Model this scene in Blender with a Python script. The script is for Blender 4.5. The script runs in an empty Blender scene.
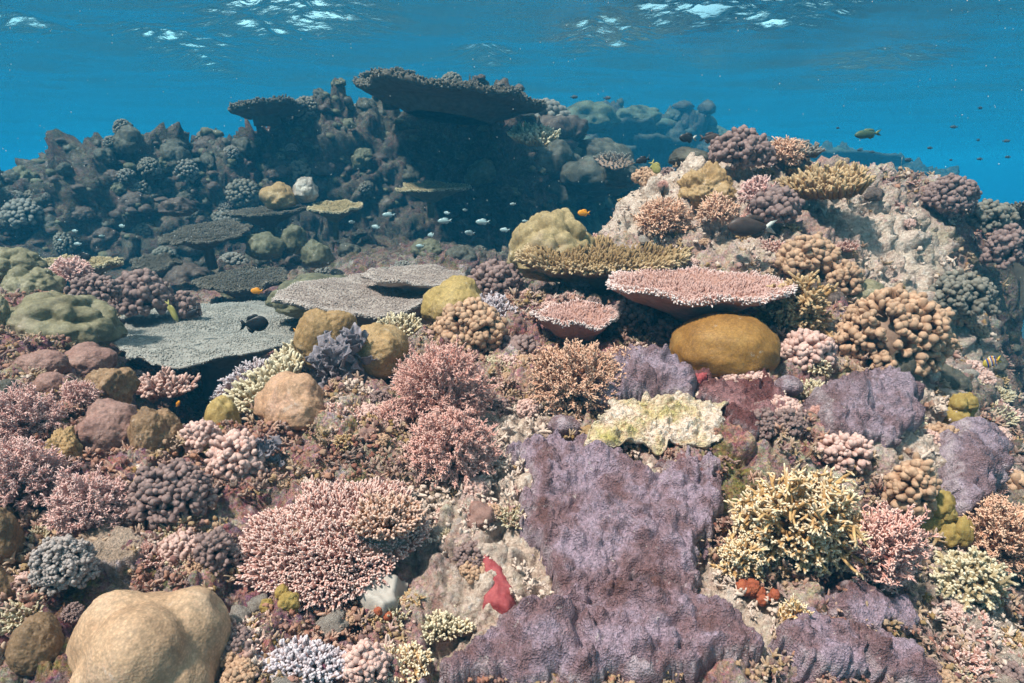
import bpy, bmesh, math, random
import numpy as np
from mathutils import Vector, Matrix, Quaternion

R = math.radians
sc = bpy.context.scene
COL = sc.collection
rng = np.random.default_rng(7)

# ------------------------------------------------------------------ camera
PITCH = R(13.0)
FPX, CX, CY = 680.0, 512.0, 341.5
cam_data = bpy.data.cameras.new('camera')
cam = bpy.data.objects.new('camera', cam_data)
COL.objects.link(cam)
cam.location = (0, 0, 0)
cam.rotation_euler = (R(90) - PITCH, 0, 0)
cam_data.sensor_width = 36
cam_data.lens = FPX / 1024 * 36
cam_data.clip_start = 0.05
cam_data.clip_end = 400
sc.camera = cam
sc.render.resolution_x, sc.render.resolution_y = 1024, 683

# ------------------------------------------------------------------ sky, sun, exposure
SUN_EL, SUN_AZ = R(60), R(232)          # azimuth clockwise from +Y: behind the camera, to the left
world = bpy.data.worlds.new('World')
sc.world = world
world.use_nodes = True
wn = world.node_tree.nodes
sky = wn.new('ShaderNodeTexSky')
sky.sky_type = 'NISHITA'
sky.sun_disc = False
sky.sun_elevation = SUN_EL
sky.sun_rotation = SUN_AZ
sky.dust_density = 2.0
sky.air_density = 1.0
wl = world.node_tree.links
wtc = wn.new('ShaderNodeTexCoord')
wcl = wn.new('ShaderNodeTexNoise')                 # bright cloud added across the sky to whiten the surface glints
wcl.inputs['Scale'].default_value = 3.2
wcl.inputs['Detail'].default_value = 6
wl.new(wtc.outputs['Generated'], wcl.inputs['Vector'])
wcr = wn.new('ShaderNodeValToRGB')
wcr.color_ramp.elements[0].position = 0.40
wcr.color_ramp.elements[1].position = 0.56
wl.new(wcl.outputs['Fac'], wcr.inputs['Fac'])
wmx = wn.new('ShaderNodeMixRGB')
wmx.inputs[2].default_value = (20, 20.5, 21, 1)
wl.new(wcr.outputs[0], wmx.inputs[0])
wl.new(sky.outputs[0], wmx.inputs[1])
wl.new(wmx.outputs[0], wn['Background'].inputs['Color'])
wn['Background'].inputs['Strength'].default_value = 0.05
sd = bpy.data.lights.new('sun', 'SUN')
sd.energy = 5.0
sd.angle = R(4)
sd.color = (1.0, 0.735, 0.655)
sun = bpy.data.objects.new('sun', sd)
COL.objects.link(sun)
sdir = Vector((math.sin(SUN_AZ) * math.cos(SUN_EL), math.cos(SUN_AZ) * math.cos(SUN_EL), math.sin(SUN_EL)))
sun.rotation_euler = sdir.to_track_quat('Z', 'Y').to_euler()
sun.location = sdir * 30
vs = sc.view_settings
vs.view_transform = 'Standard'
vs.look = 'None'
vs.gamma = 1
vs.exposure = 0.86
sc.render.engine = 'CYCLES'
cy = sc.cycles
cy.max_bounces = 5
cy.diffuse_bounces = 2
cy.glossy_bounces = 2
cy.transmission_bounces = 2
cy.volume_bounces = 1
cy.transparent_max_bounces = 8
cy.caustics_reflective = False
cy.caustics_refractive = False
cy.sample_clamp_indirect = 3
cy.use_adaptive_sampling = True
cy.adaptive_threshold = 0.02
cy.use_denoising = True
try:
    cy.denoiser = 'OPENIMAGEDENOISE'
    cy.denoising_input_passes = 'RGB_ALBEDO_NORMAL'
    cy.denoising_prefilter = 'FAST'
except Exception:
    pass

# ------------------------------------------------------------------ maths helpers
def ray(px, py):
    a, b = (px - CX) / FPX, -(py - CY) / FPX
    return np.array([a, math.cos(PITCH) + b * math.sin(PITCH), -math.sin(PITCH) + b * math.cos(PITCH)])

def at(px, py, Y):
    d = ray(px, py)
    return d * (Y / d[1])

def mpp(px, py, Y):
    """metres per pixel at that place"""
    d = ray(px, py)
    return (Y / d[1]) / FPX

_perm = np.random.default_rng(3).permutation(256)
_perm = np.concatenate([_perm, _perm, _perm])
_grad = np.random.default_rng(4).normal(size=(256, 3))
_grad /= np.linalg.norm(_grad, axis=1)[:, None]

def pnoise(p):
    p = np.asarray(p, float)
    i = np.floor(p).astype(int)
    f = p - i
    i &= 255
    u = f * f * f * (f * (f * 6 - 15) + 10)
    out = 0
    for dx in (0, 1):
        wx = u[:, 0] if dx else 1 - u[:, 0]
        for dy in (0, 1):
            wy = u[:, 1] if dy else 1 - u[:, 1]
            for dz in (0, 1):
                wz = u[:, 2] if dz else 1 - u[:, 2]
                h = _perm[_perm[_perm[(i[:, 0] + dx) & 255] + ((i[:, 1] + dy) & 255)] + ((i[:, 2] + dz) & 255)]
                g = _grad[h]
                out = out + wx * wy * wz * ((f[:, 0] - dx) * g[:, 0] + (f[:, 1] - dy) * g[:, 1] + (f[:, 2] - dz) * g[:, 2])
    return out * 1.5

def fbm(p, oct=4, gain=0.5):
    s, a = 0, 1.0
    p = np.asarray(p, float)
    for k in range(oct):
        s = s + a * pnoise(p + k * 17.3)
        p = p * 2.03
        a *= gain
    return s

def worley(q, seed=0):
    """distance to the nearest and second nearest jittered grid point in 2D, and a random value of that cell"""
    q = np.asarray(q, float)[:, :2]
    i = np.floor(q).astype(int)
    d1 = np.full(len(q), 9.0); d2 = np.full(len(q), 9.0); rv = np.zeros(len(q))
    for dx in (-1, 0, 1):
        for dy in (-1, 0, 1):
            c = i + np.array([dx, dy])
            h = _perm[_perm[(c[:, 0] + seed) & 255] + (c[:, 1] & 255)]
            p = c + 0.5 + _grad[h][:, :2] * 0.48
            d = np.hypot(*(q - p).T)
            nearer = d < d1
            d2 = np.where(nearer, d1, np.minimum(d2, d)); rv = np.where(nearer, h / 255.0, rv); d1 = np.where(nearer, d, d1)
    return d1, d2, rv

def lumps(q, seed=0):
    """rounded knobs of uneven height"""
    d1, d2, rv = worley(q, seed)
    return np.sqrt(np.clip(1 - (d1 / 0.60) ** 2, 0, 1)) * (0.35 + 0.65 * rv)

def sstep(a, b, x):
    t = np.clip((x - a) / (b - a), 0, 1)
    return t * t * (3 - 2 * t)

# ------------------------------------------------------------------ mesh helper
class MB:
    """collects vertices, faces and the two point attributes tip and rnd"""
    def __init__(self):
        self.v, self.q, self.t, self.tip, self.rnd, self.n = [], [], [], [], [], 0
    def add(self, v, quads=None, tris=None, tip=0.0, rnd=0.5):
        v = np.asarray(v, float).reshape(-1, 3)
        m = len(v)
        self.v.append(v)
        self.tip.append(np.broadcast_to(np.asarray(tip, float), (m,)))
        self.rnd.append(np.broadcast_to(np.asarray(rnd, float), (m,)))
        if quads is not None and len(quads): self.q.append(np.asarray(quads) + self.n)
        if tris is not None and len(tris): self.t.append(np.asarray(tris) + self.n)
        self.n += m
        return self
    def mesh(self, name, smooth=True):
        v = np.concatenate(self.v)
        q = np.concatenate(self.q) if self.q else np.zeros((0, 4), int)
        t = np.concatenate(self.t) if self.t else np.zeros((0, 3), int)
        me = bpy.data.meshes.new(name)
        me.vertices.add(len(v)); me.vertices.foreach_set('co', v.astype(np.float32).ravel())
        nl = q.size + t.size
        me.loops.add(nl)
        me.loops.foreach_set('vertex_index', np.concatenate([q.ravel(), t.ravel()]).astype(np.int32))
        npoly = len(q) + len(t)
        me.polygons.add(npoly)
        st = np.concatenate([np.arange(len(q)) * 4, q.size + np.arange(len(t)) * 3]).astype(np.int32)
        me.polygons.foreach_set('loop_start', st)
        me.update(calc_edges=True)
        for nm, arr in (('tip', self.tip), ('rnd', self.rnd)):
            a = me.attributes.new(nm, 'FLOAT', 'POINT')
            a.data.foreach_set('value', np.concatenate(arr).astype(np.float32))
        if smooth:
            me.polygons.foreach_set('use_smooth', np.ones(npoly, bool))
        me.validate()
        return me
    def build(self, name, mat, parent=None, smooth=True):
        o = bpy.data.objects.new(name, self.mesh(name, smooth))
        o.data.materials.append(mat)
        COL.objects.link(o)
        if parent is not None: o.parent = parent
        return o

def tag(o, label, cat, group=None):
    o['label'] = label
    o['category'] = cat
    if group: o['group'] = group
    return o

def thing(name, label, cat, loc=(0, 0, 0), group=None, rot=None, scale=1.0):
    o = bpy.data.objects.new(name, None)
    COL.objects.link(o)
    o.empty_display_size = 0.05
    place(o, loc, rot, scale)
    return tag(o, label, cat, group)

def place(o, loc, rot=None, scale=1.0):
    o.location = tuple(float(c) for c in loc)
    if rot is not None:
        o.rotation_mode = 'QUATERNION'
        o.rotation_quaternion = rot
    o.scale = (scale,) * 3
    return o

def tilt(n=(0, 0, 1), spin=0.0):
    return Vector(tuple(float(c) for c in n)).to_track_quat('Z', 'Y') @ Quaternion((0, 0, 1), spin)

_ico = {}
def ico(level):
    if level not in _ico:
        bm = bmesh.new()
        bmesh.ops.create_icosphere(bm, subdivisions=level, radius=1)
        bm.verts.ensure_lookup_table()
        v = np.array([x.co[:] for x in bm.verts])
        f = np.array([[x.index for x in p.verts] for p in bm.faces])
        bm.free()
        _ico[level] = (v, f)
    return _ico[level]

def unit(a):
    return a / np.maximum(np.linalg.norm(a, axis=-1, keepdims=True), 1e-9)

def fingers(mb, pos, dirs, length, rad, seg=6, rings=5, prof='taper', bend=0.15, r=rng, tip0=0.0, tip1=1.0, rough=0.0):
    """many tapered or club-shaped tubes with round tips, in one go"""
    pos = np.asarray(pos, float).reshape(-1, 3); n = len(pos)
    if n == 0: return
    d = unit(np.broadcast_to(np.asarray(dirs, float), (n, 3)))
    L = np.broadcast_to(np.asarray(length, float), (n,))
    ra = np.broadcast_to(np.asarray(rad, float), (n,))
    a = unit(np.cross(d, np.where(np.abs(d[:, 2:3]) < 0.9, [[0, 0, 1.0]], [[1.0, 0, 0]])))
    b = np.cross(d, a)
    bv = r.normal(size=(n, 2)) * bend
    ts = np.linspace(0, 1, rings)
    if prof == 'taper':   pr = 1 - 0.45 * ts ** 1.3; pr[-1] = 0.34
    elif prof == 'club':  pr = 0.62 + 0.5 * np.sin(ts * 2.2); pr[-1] = 0.62
    elif prof == 'thin':  pr = 1 - 0.6 * ts; pr[-1] = 0.22
    else:                 pr = np.ones(rings); pr[-1] = 0.5
    zt = ts.copy(); zt[-1] = 1.0; zt[-2] = 1 - (1 - zt[-2]) * (0.55 if prof == 'club' else 0.45)
    ang = np.arange(seg) / seg * 2 * math.pi
    ca, sa = np.cos(ang), np.sin(ang)
    c = pos[:, None, :] + d[:, None, :] * (L[:, None, None] * zt[None, :, None])
    off = (a[:, None, :] * bv[:, 0, None, None] + b[:, None, :] * bv[:, 1, None, None]) * (L[:, None, None] * (zt[None, :, None] ** 2))
    c = c + off
    rr = ra[:, None] * pr[None, :]
    if rough: rr = rr * (1 + r.normal(size=rr.shape) * rough)
    ring = c[:, :, None, :] + rr[:, :, None, None] * (a[:, None, None, :] * ca[None, None, :, None] + b[:, None, None, :] * sa[None, None, :, None])
    top = c[:, -1, :] + d * (ra * pr[-1] * 0.5)[:, None]
    V = np.concatenate([ring.reshape(n, -1, 3), top[:, None, :]], axis=1)
    per = rings * seg + 1
    k = np.arange(rings - 1)[:, None] * seg; j = np.arange(seg)[None, :]; j2 = (j + 1) % seg
    Q = np.stack([k + j, k + j2, k + seg + j2, k + seg + j], -1).reshape(-1, 4)
    T = np.stack([(rings - 1) * seg + j[0], (rings - 1) * seg + j2[0], np.full(seg, rings * seg)], -1)
    o = (np.arange(n) * per)[:, None, None]
    tt = np.concatenate([np.repeat(zt, seg), [1.0]])
    t0 = np.broadcast_to(np.asarray(tip0, float), (n,)); t1 = np.broadcast_to(np.asarray(tip1, float), (n,))
    tipv = t0[:, None] + (t1 - t0)[:, None] * tt[None, :]
    rn = np.repeat(r.random(n), per)
    mb.add(V.reshape(-1, 3), (Q[None] + o).reshape(-1, 4), (T[None] + o).reshape(-1, 3), tipv.ravel(), rn)
    return c[:, -1, :]

# ------------------------------------------------------------------ materials
def srgb(r, g, b):
    f = lambda c: (c / 255 / 12.92) if c <= 10 else ((c / 255 + 0.055) / 1.055) ** 2.4
    return (f(r), f(g), f(b), 1)

def lin(c):
    return tuple(c) if len(c) == 4 else (c[0], c[1], c[2], 1)

class NT:
    def __init__(self, name):
        self.m = bpy.data.materials.new(name)
        self.m.use_nodes = True
        self.t = self.m.node_tree
        self.bsdf = self.t.nodes['Principled BSDF']
        self.tc = self.t.nodes.new('ShaderNodeTexCoord')
    def n(self, typ, **kw):
        x = self.t.nodes.new(typ)
        for k, v in kw.items(): setattr(x, k, v)
        return x
    def l(self, a, b): self.t.links.new(a, b)
    def noise(self, scale, detail=4, rough=0.55, src='Object', dist=0.0):
        x = self.n('ShaderNodeTexNoise')
        x.inputs['Scale'].default_value = scale; x.inputs['Detail'].default_value = detail
        x.inputs['Roughness'].default_value = rough; x.inputs['Distortion'].default_value = dist
        self.l(self.tc.outputs[src], x.inputs['Vector'])
        return x.outputs['Fac']
    def voro(self, scale, feature='F1', src='Object', out='Distance'):
        x = self.n('ShaderNodeTexVoronoi', feature=feature)
        x.inputs['Scale'].default_value = scale
        self.l(self.tc.outputs[src], x.inputs['Vector'])
        return x.outputs[out]
    def ramp(self, fac, stops, interp='LINEAR'):
        x = self.n('ShaderNodeValToRGB')
        x.color_ramp.interpolation = interp
        e = x.color_ramp.elements
        while len(e) < len(stops): e.new(0.5)
        for i, (p, c) in enumerate(stops):
            e[i].position = p; e[i].color = lin(c) if hasattr(c, '__len__') else (c, c, c, 1)
        self.l(fac, x.inputs['Fac'])
        return x.outputs['Color']
    def mix(self, fac, a, b, mode='MIX'):
        x = self.n('ShaderNodeMix', data_type='RGBA', blend_type=mode)
        for s, v in (('Factor', fac), ('A', a), ('B', b)):
            sock = [i for i in x.inputs if i.name == s and i.enabled][0] if s == 'Factor' else [i for i in x.inputs if i.name == s and i.type == 'RGBA'][0]
            if hasattr(v, 'is_linked') or hasattr(v, 'links'): self.l(v, sock)
            else: sock.default_value = v if s == 'Factor' else lin(v)
        return [o for o in x.outputs if o.type == 'RGBA'][0]
    def math(self, op, a, b=0.0):
        x = self.n('ShaderNodeMath', operation=op)
        for i, v in enumerate((a, b)):
            if hasattr(v, 'links'): self.l(v, x.inputs[i])
            else: x.inputs[i].default_value = v
        return x.outputs[0]
    def attr(self, name):
        x = self.n('ShaderNodeAttribute', attribute_name=name)
        return x.outputs['Fac']
    def bump(self, h, strength=0.5, dist=0.004, prev=None):
        x = self.n('ShaderNodeBump')
        x.inputs['Strength'].default_value = strength; x.inputs['Distance'].default_value = dist
        self.l(h, x.inputs['Height'])
        if prev is not None: self.l(prev, x.inputs['Normal'])
        return x.outputs[0]
    def finish(self, col, nrm=None, rough=0.75, spec=0.2):
        b = self.bsdf
        self.l(col, b.inputs['Base Color'])
        b.inputs['Roughness'].default_value = rough
        b.inputs['Specular IOR Level'].default_value = spec
        if nrm is not None: self.l(nrm, b.inputs['Normal'])
        return self.m

_mc = {}
def m_massive(name, c1, c2, c3=None, grain=160, mott=7, spots=None, bump=0.35):
    if name in _mc: return _mc[name]
    t = NT(name)
    c3 = c3 or c2
    col = t.ramp(t.noise(mott, 5, 0.6), [(0.3, c1), (0.5, c2), (0.72, c3)])
    fine = t.noise(grain * 0.5, 4, 0.7)
    col = t.mix(0.45, col, t.ramp(fine, [(0.32, (0.26, 0.25, 0.25)), (0.66, (0.78, 0.75, 0.73))]), 'OVERLAY')
    col = t.mix(0.35, col, t.ramp(t.voro(grain * 0.9), [(0.0, (0.75, 0.75, 0.75)), (0.55, (0.3, 0.3, 0.3))]), 'OVERLAY')
    # scars and settled grit
    sc_ = t.math('MULTIPLY', t.ramp(t.noise(17, 5, 0.7, dist=0.5), [(0.63, 0), (0.68, 0.7)]), t.ramp(t.noise(5, 2), [(0.45, 0), (0.55, 1)]))
    col = t.mix(sc_, col, (0.55, 0.47, 0.40))
    col = t.mix(t.ramp(t.noise(4.0, 5, 0.65), [(0.56, 0), (0.72, 0.5)]), col, (0.20, 0.12, 0.085))
    if spots:
        sp = t.ramp(t.voro(38), [(0.05, 1), (0.11, 0)])
        msk = t.ramp(t.noise(9, 2), [(0.5, 0), (0.62, 1)])
        col = t.mix(t.math('MULTIPLY', sp, msk), col, spots)
    n1 = t.bump(t.voro(grain), bump, 0.0022)
    n2 = t.bump(t.noise(40, 5, 0.65), 0.25, 0.005, n1)
    _mc[name] = t.finish(col, n2, 0.62, 0.25)
    return _mc[name]

def m_branch(name, base, tip, mid=None, vary=0.25, tp=(0.55, 0.98)):
    """branching corals: the growing tips of every branch are paler"""
    if name in _mc: return _mc[name]
    t = NT(name)
    mid = mid or base
    col = t.ramp(t.attr('tip'), [(0.05, base), (tp[0], mid), (tp[1], tip)])
    v = t.ramp(t.attr('rnd'), [(0, (1 - vary,) * 3), (1, (1.0,) * 3)])
    col = t.mix(1.0, col, v, 'MULTIPLY')
    col = t.mix(0.35, col, t.ramp(t.noise(60, 4), [(0.3, (0.25, 0.25, 0.25)), (0.7, (0.75, 0.75, 0.75))]), 'OVERLAY')
    n1 = t.bump(t.voro(420), 0.4, 0.0012)
    _mc[name] = t.finish(col, n1, 0.7, 0.2)
    return _mc[name]

def m_flat(name, c, c2=None, scale=30, rough=0.7, bump=0.3, spec=0.2):
    if name in _mc: return _mc[name]
    t = NT(name)
    col = t.ramp(t.noise(scale, 4), [(0.3, c), (0.7, c2 or c)])
    _mc[name] = t.finish(col, t.bump(t.noise(scale * 4, 4), bump, 0.003), rough, spec)
    return _mc[name]

# ------------------------------------------------------------------ ground shape
CP = []   # control points of the reef: pixel column, pixel row, distance
for py, row in {
    683: [(0, 1.05), (130, 1.05), (260, 1.1), (390, 1.13), (512, 1.13), (640, 1.12), (770, 1.13), (900, 1.18), (1024, 1.3)],
    600: [(0, 1.25), (130, 1.25), (260, 1.27), (390, 1.3), (512, 1.3), (640, 1.29), (770, 1.3), (900, 1.36), (1024, 1.55)],
    500: [(0, 1.48), (130, 1.5), (260, 1.5), (390, 1.52), (512, 1.55), (640, 1.53), (770, 1.54), (900, 1.63), (1024, 1.9)],
    440: [(0, 1.68), (130, 1.72), (230, 1.75), (330, 1.72), (400, 1.72), (512, 1.76), (640, 1.72), (770, 1.73), (900, 1.83), (1000, 2.3)],
    390: [(0, 1.92), (80, 1.95), (330, 1.95), (420, 1.95), (512, 2.0), (640, 1.97), (770, 1.94), (900, 2.06), (975, 2.7), (1010, 3.6)],
    345: [(0, 2.2), (70, 2.25), (420, 2.3), (512, 2.35), (640, 2.3), (770, 2.25), (900, 2.4), (965, 3.0), (1010, 4.0)],
    300: [(0, 2.7), (70, 2.75), (440, 2.75), (512, 2.8), (640, 2.75), (770, 2.65), (850, 2.75), (930, 3.1), (1005, 4.0)],
    260: [(600, 3.05), (700, 3.0), (800, 2.95), (890, 3.15), (970, 3.6), (10, 3.4)],
    220: [(620, 3.35), (700, 3.25), (800, 3.15), (890, 3.35), (960, 3.7), (1010, 4.1)],
    185: [(640, 3.6), (700, 3.5), (770, 3.4), (860, 3.5), (960, 3.85)],
    162: [(690, 3.75), (745, 3.75), (800, 3.75)],
}.items():
    for px, Y in row: CP.append(at(px, py, Y))
for x, y, z in [
    # gully under the wide table on the left
    (-1.35, 2.5, -1.25), (-0.95, 2.45, -1.45), (-0.65, 2.6, -1.35), (-1.5, 3.2, -1.4), (-1.0, 3.2, -1.6), (-0.5, 3.3, -1.35), (-1.3, 4.0, -1.1), (-0.5, 4.0, -1.05),
    (-2.2, 3.4, -.75), (-2.6, 4.2, -.8), (-1.9, 4.3, -.95), (0.1, 3.6, -.95), (0.3, 4.4, -.9),
    (-2.3, 5.0, -.75), (-1.4, 5.2, -.62), (-0.6, 5.2, -.5), (0.2, 5.4, -.6), (-3.5, 5.5, -.9), (1.0, 5.4, -.7),
    # behind the right hand ridge and over its drop-off
    (0.9, 4.6, -.5), (1.4, 4.8, -.3), (2.1, 5.0, -.4), (2.9, 5.0, -.6), (2.4, 3.2, -.9), (2.2, 2.4, -1.15), (2.6, 4.2, -.25),
    (3.4, 3.6, -1.9), (2.7, 2.4, -2.2), (1.6, 1.6, -1.1), (2.2, 1.2, -1.6), (4.2, 4.4, -2.6), (4.5, 2.0, -3.0),
    (0.6, 6.2, -.75), (2.2, 6.5, -1.0), (4, 7, -2.4), (-1.5, 6.4, -.55), (-3.2, 6.6, -.9), (-5, 5, -1.4), (-5, 8, -1.6),
    (-1, 0.2, -1.2), (0, 0.2, -1.2), (1.2, 0.3, -1.4), (-2, 1.2, -1.1), (-2.6, 2.4, -.9), (-4, 3, -1.3), (0, -2, -1.6), (-3, -2, -1.8), (3, -2, -2.4),
    (0, 9, -1.2), (3, 10, -2.0), (-5, 12, -2.6), (0, 14, -2.0), (7, 10, -3.2), (8, 5, -3.4), (12, 20, -4), (-12, 20, -4), (0, 30, -4), (30, 30, -4.5), (-30, 30, -4.5),
    (0, 80, -5), (60, 80, -5), (-60, 80, -5), (30, -5, -4.5), (-30, -5, -4.5), (0, -10, -3), (12, 0, -4), (-12, 0, -3.5)]:
    CP.append(np.array([x, y, z]))
CP = np.array(CP)
def _solve():
    P = CP[:, :2]
    D = np.linalg.norm(P[:, None] - P[None], axis=2)
    A = np.zeros((len(P) + 3,) * 2)
    A[:len(P), :len(P)] = -D - np.eye(len(P)) * 0.02
    A[:len(P), len(P):] = np.c_[np.ones(len(P)), P]
    A[len(P):, :len(P)] = A[:len(P), len(P):].T
    return np.linalg.solve(A, np.r_[CP[:, 2], 0, 0, 0])
_W = _solve()
# hills of the reef behind: centre x, y, half widths, height above the floor, steepness
HILLS = [(-3.95, 7.9, 1.4, 1.0, 0.8, 2.2), (-5.6, 7.6, 1.3, 1.0, 0.6, 2.2), (-1.0, 8.3, 1.30, 0.9, 0.8, 3.0), (-2.3, 8.2, 0.85, 0.8, 0.8, 2.6), (0.5, 9.0, 1.2, 0.9, 0.6, 2.6),
         (0.9, 16.5, 2.2, 1.6, 2.2, 2.4), (2.6, 20.0, 2.6, 2.0, 2.4, 2.4), (5.2, 21.5, 2.6, 2.2, 2.4, 2.2),
         (12.8, 26.0, 4.0, 2.6, 2.8, 2.6), (-9.5, 14, 2.0, 1.5, 2.0, 2)]
def H0(x, y):
    x = np.asarray(x, float); y = np.asarray(y, float)
    sh = x.shape
    q = np.c_[x.ravel(), y.ravel()]
    z = np.zeros(len(q))
    for s in range(0, len(q), 60000):
        e = q[s:s + 60000]
        D = np.sqrt(((e[:, None] - CP[None, :, :2]) ** 2).sum(2))
        z[s:s + 60000] = -D @ _W[:-3] + _W[-3] + e @ _W[-2:]
    up = np.zeros(len(q))
    for hx, hy, wx, wy, h, p in HILLS:
        r = np.sqrt(((q[:, 0] - hx) / wx) ** 2 + ((q[:, 1] - hy) / wy) ** 2)
        up = np.maximum(up, h * np.exp(-(r ** p) * 0.9)) + 0.12 * np.minimum(up, h * np.exp(-(r ** p) * 0.9))
    z = z + up
    return z.reshape(sh)
def H(x, y):
    x = np.atleast_1d(np.asarray(x, float)); y = np.atleast_1d(np.asarray(y, float))
    p = np.c_[x.ravel(), y.ravel(), np.zeros(x.size)]
    far = sstep(4.5, 8, p[:, 1])
    z = H0(x, y).ravel()
    z = z + fbm(p * 2.6, 3) * (0.035 + 0.14 * far)
    return z.reshape(x.shape)

def Hn(x, y, e=0.05):
    gx = (H(x + e, y) - H(x - e, y)) / (2 * e); gy = (H(x, y + e) - H(x, y - e)) / (2 * e)
    n = np.stack([-gx, -gy, np.ones_like(gx)], -1)
    return n / np.linalg.norm(n, axis=-1, keepdims=True)

def ground(px, py, y0=0.5, y1=30.0):
    """where the ray of that pixel meets the reef"""
    Ys = np.exp(np.linspace(math.log(y0), math.log(y1), 900))
    d = ray(px, py)
    X, Z = d[0] / d[1] * Ys, d[2] / d[1] * Ys
    h = H(X, Ys)
    k = np.argmax(h > Z)
    if not (h > Z).any(): k = len(Ys) - 1
    return np.array([X[k], Ys[k], h[k]])

# ------------------------------------------------------------------ structure: reef floor, water, haze
def grid_faces(nr, nc):
    i = np.arange(nr - 1)[:, None] * nc; j = np.arange(nc - 1)[None, :]
    return np.stack([i + j, i + j + 1, i + nc + j + 1, i + nc + j], -1).reshape(-1, 4)

def ridged(p, oct=3):
    s, a = 0, 1.0
    for k in range(oct):
        s = s + a * (1 - np.abs(pnoise(p + 31.7 * k)) * 2.2)
        p = p * 2.1; a *= 0.5
    return s

def m_rock():
    t = NT('reef_rock')
    big = t.noise(2.6, 5, 0.62)
    cream, pink, brown, mauve, olive, white = (0.42, 0.32, 0.24), (0.34, 0.15, 0.125), (0.12, 0.065, 0.045), (0.21, 0.115, 0.13), (0.20, 0.15, 0.055), (0.60, 0.52, 0.45)
    base = t.ramp(t.noise(9, 8, 0.68), [(0.30, brown), (0.40, pink), (0.48, cream), (0.55, (0.34, 0.24, 0.20)), (0.63, cream), (0.74, white)])
    c2 = t.ramp(t.noise(14, 7, 0.7), [(0.34, (0.08, 0.05, 0.045)), (0.46, mauve), (0.56, pink), (0.68, (0.42, 0.30, 0.26))])
    col = t.mix(t.ramp(big, [(0.42, 0), (0.55, 1)]), base, c2)
    col = t.mix(t.ramp(t.noise(5, 5, 0.6), [(0.56, 0), (0.64, 1)]), col, olive)
    wp = t.ramp(t.noise(3.3, 6, 0.65, dist=0.4), [(0.55, 0), (0.66, 0.85)])
    col = t.mix(wp, col, white)
    cell = t.n('ShaderNodeTexVoronoi'); cell.inputs['Scale'].default_value = 55
    t.l(t.tc.outputs['Object'], cell.inputs['Vector'])
    col = t.mix(0.16, col, cell.outputs['Color'], 'SOFT_LIGHT')
    red = t.ramp(t.noise(11, 4, 0.6, dist=0.6), [(0.69, 0), (0.72, 1)])
    col = t.mix(red, col, (0.30, 0.05, 0.035))
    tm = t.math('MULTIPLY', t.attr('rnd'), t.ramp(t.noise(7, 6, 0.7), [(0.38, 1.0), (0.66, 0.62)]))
    col = t.mix(tm, col, t.ramp(t.noise(26, 6, 0.75), [(0.3, (0.022, 0.022, 0.018)), (0.55, (0.065, 0.062, 0.05)), (0.75, (0.20, 0.185, 0.155))]))  # dark mix that lays in the painted shade
    # fine speckle of encrusting life
    sp = t.ramp(t.noise(150, 6, 0.8), [(0.32, (0.10, 0.09, 0.09)), (0.47, (0.50, 0.49, 0.48)), (0.64, (0.98, 0.95, 0.93))])
    col = t.mix(0.75, col, sp, 'OVERLAY')
    c3 = t.n('ShaderNodeTexVoronoi'); c3.inputs['Scale'].default_value = 170
    t.l(t.tc.outputs['Object'], c3.inputs['Vector'])
    col = t.mix(0.22, col, c3.outputs['Color'], 'SOFT_LIGHT')
    pm = t.math('MULTIPLY', t.attr('tip'), t.ramp(t.noise(22, 6, 0.7), [(0.22, 0), (0.42, 1)]))
    col = t.mix(pm, col, t.ramp(t.noise(60, 7, 0.8), [(0.3, (0.30, 0.19, 0.145)), (0.42, (0.55, 0.40, 0.32)), (0.52, (0.78, 0.61, 0.49)), (0.66, (0.86, 0.78, 0.71))]))
    n1 = t.bump(t.noise(190, 6, 0.75), 0.9, 0.005)
    n2 = t.bump(t.voro(70), 0.8, 0.010, n1)
    n3 = t.bump(t.noise(26, 7, 0.72), 0.8, 0.03, n2)
    return t.finish(col, n3, 0.85, 0.12)
M_ROCK = m_rock()

def pale_at(x, y):
    pale = np.zeros(len(x))
    if not PALE_AT: PALE_AT.extend((ground(px, py), rad, amt) for px, py, rad, amt in PALE)
    for g, rad, amt in PALE_AT:
        pale = np.maximum(pale, amt * np.exp(-((x - g[0]) ** 2 + (y - g[1]) ** 2) / rad ** 2))
    return pale
PALE_AT = []
PALE = [(510, 440, .16, 1), (515, 490, .16, 1), (515, 540, .15, 1), (535, 600, .10, 1), (490, 580, .14, 1), (650, 185, .35, 1), (700, 180, .42, 1), (640, 205, .3, .9), (740, 225, .3, .9), (860, 220, .35, .9), (900, 245, .4, .9), (940, 255, .3, .7), (900, 300, .3, .8), (905, 430, .22, .9), (935, 390, .22, .9), (640, 470, .1, .6), (740, 600, .12, 1), (440, 520, .15, .6), (980, 620, .2, .7)]

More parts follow.
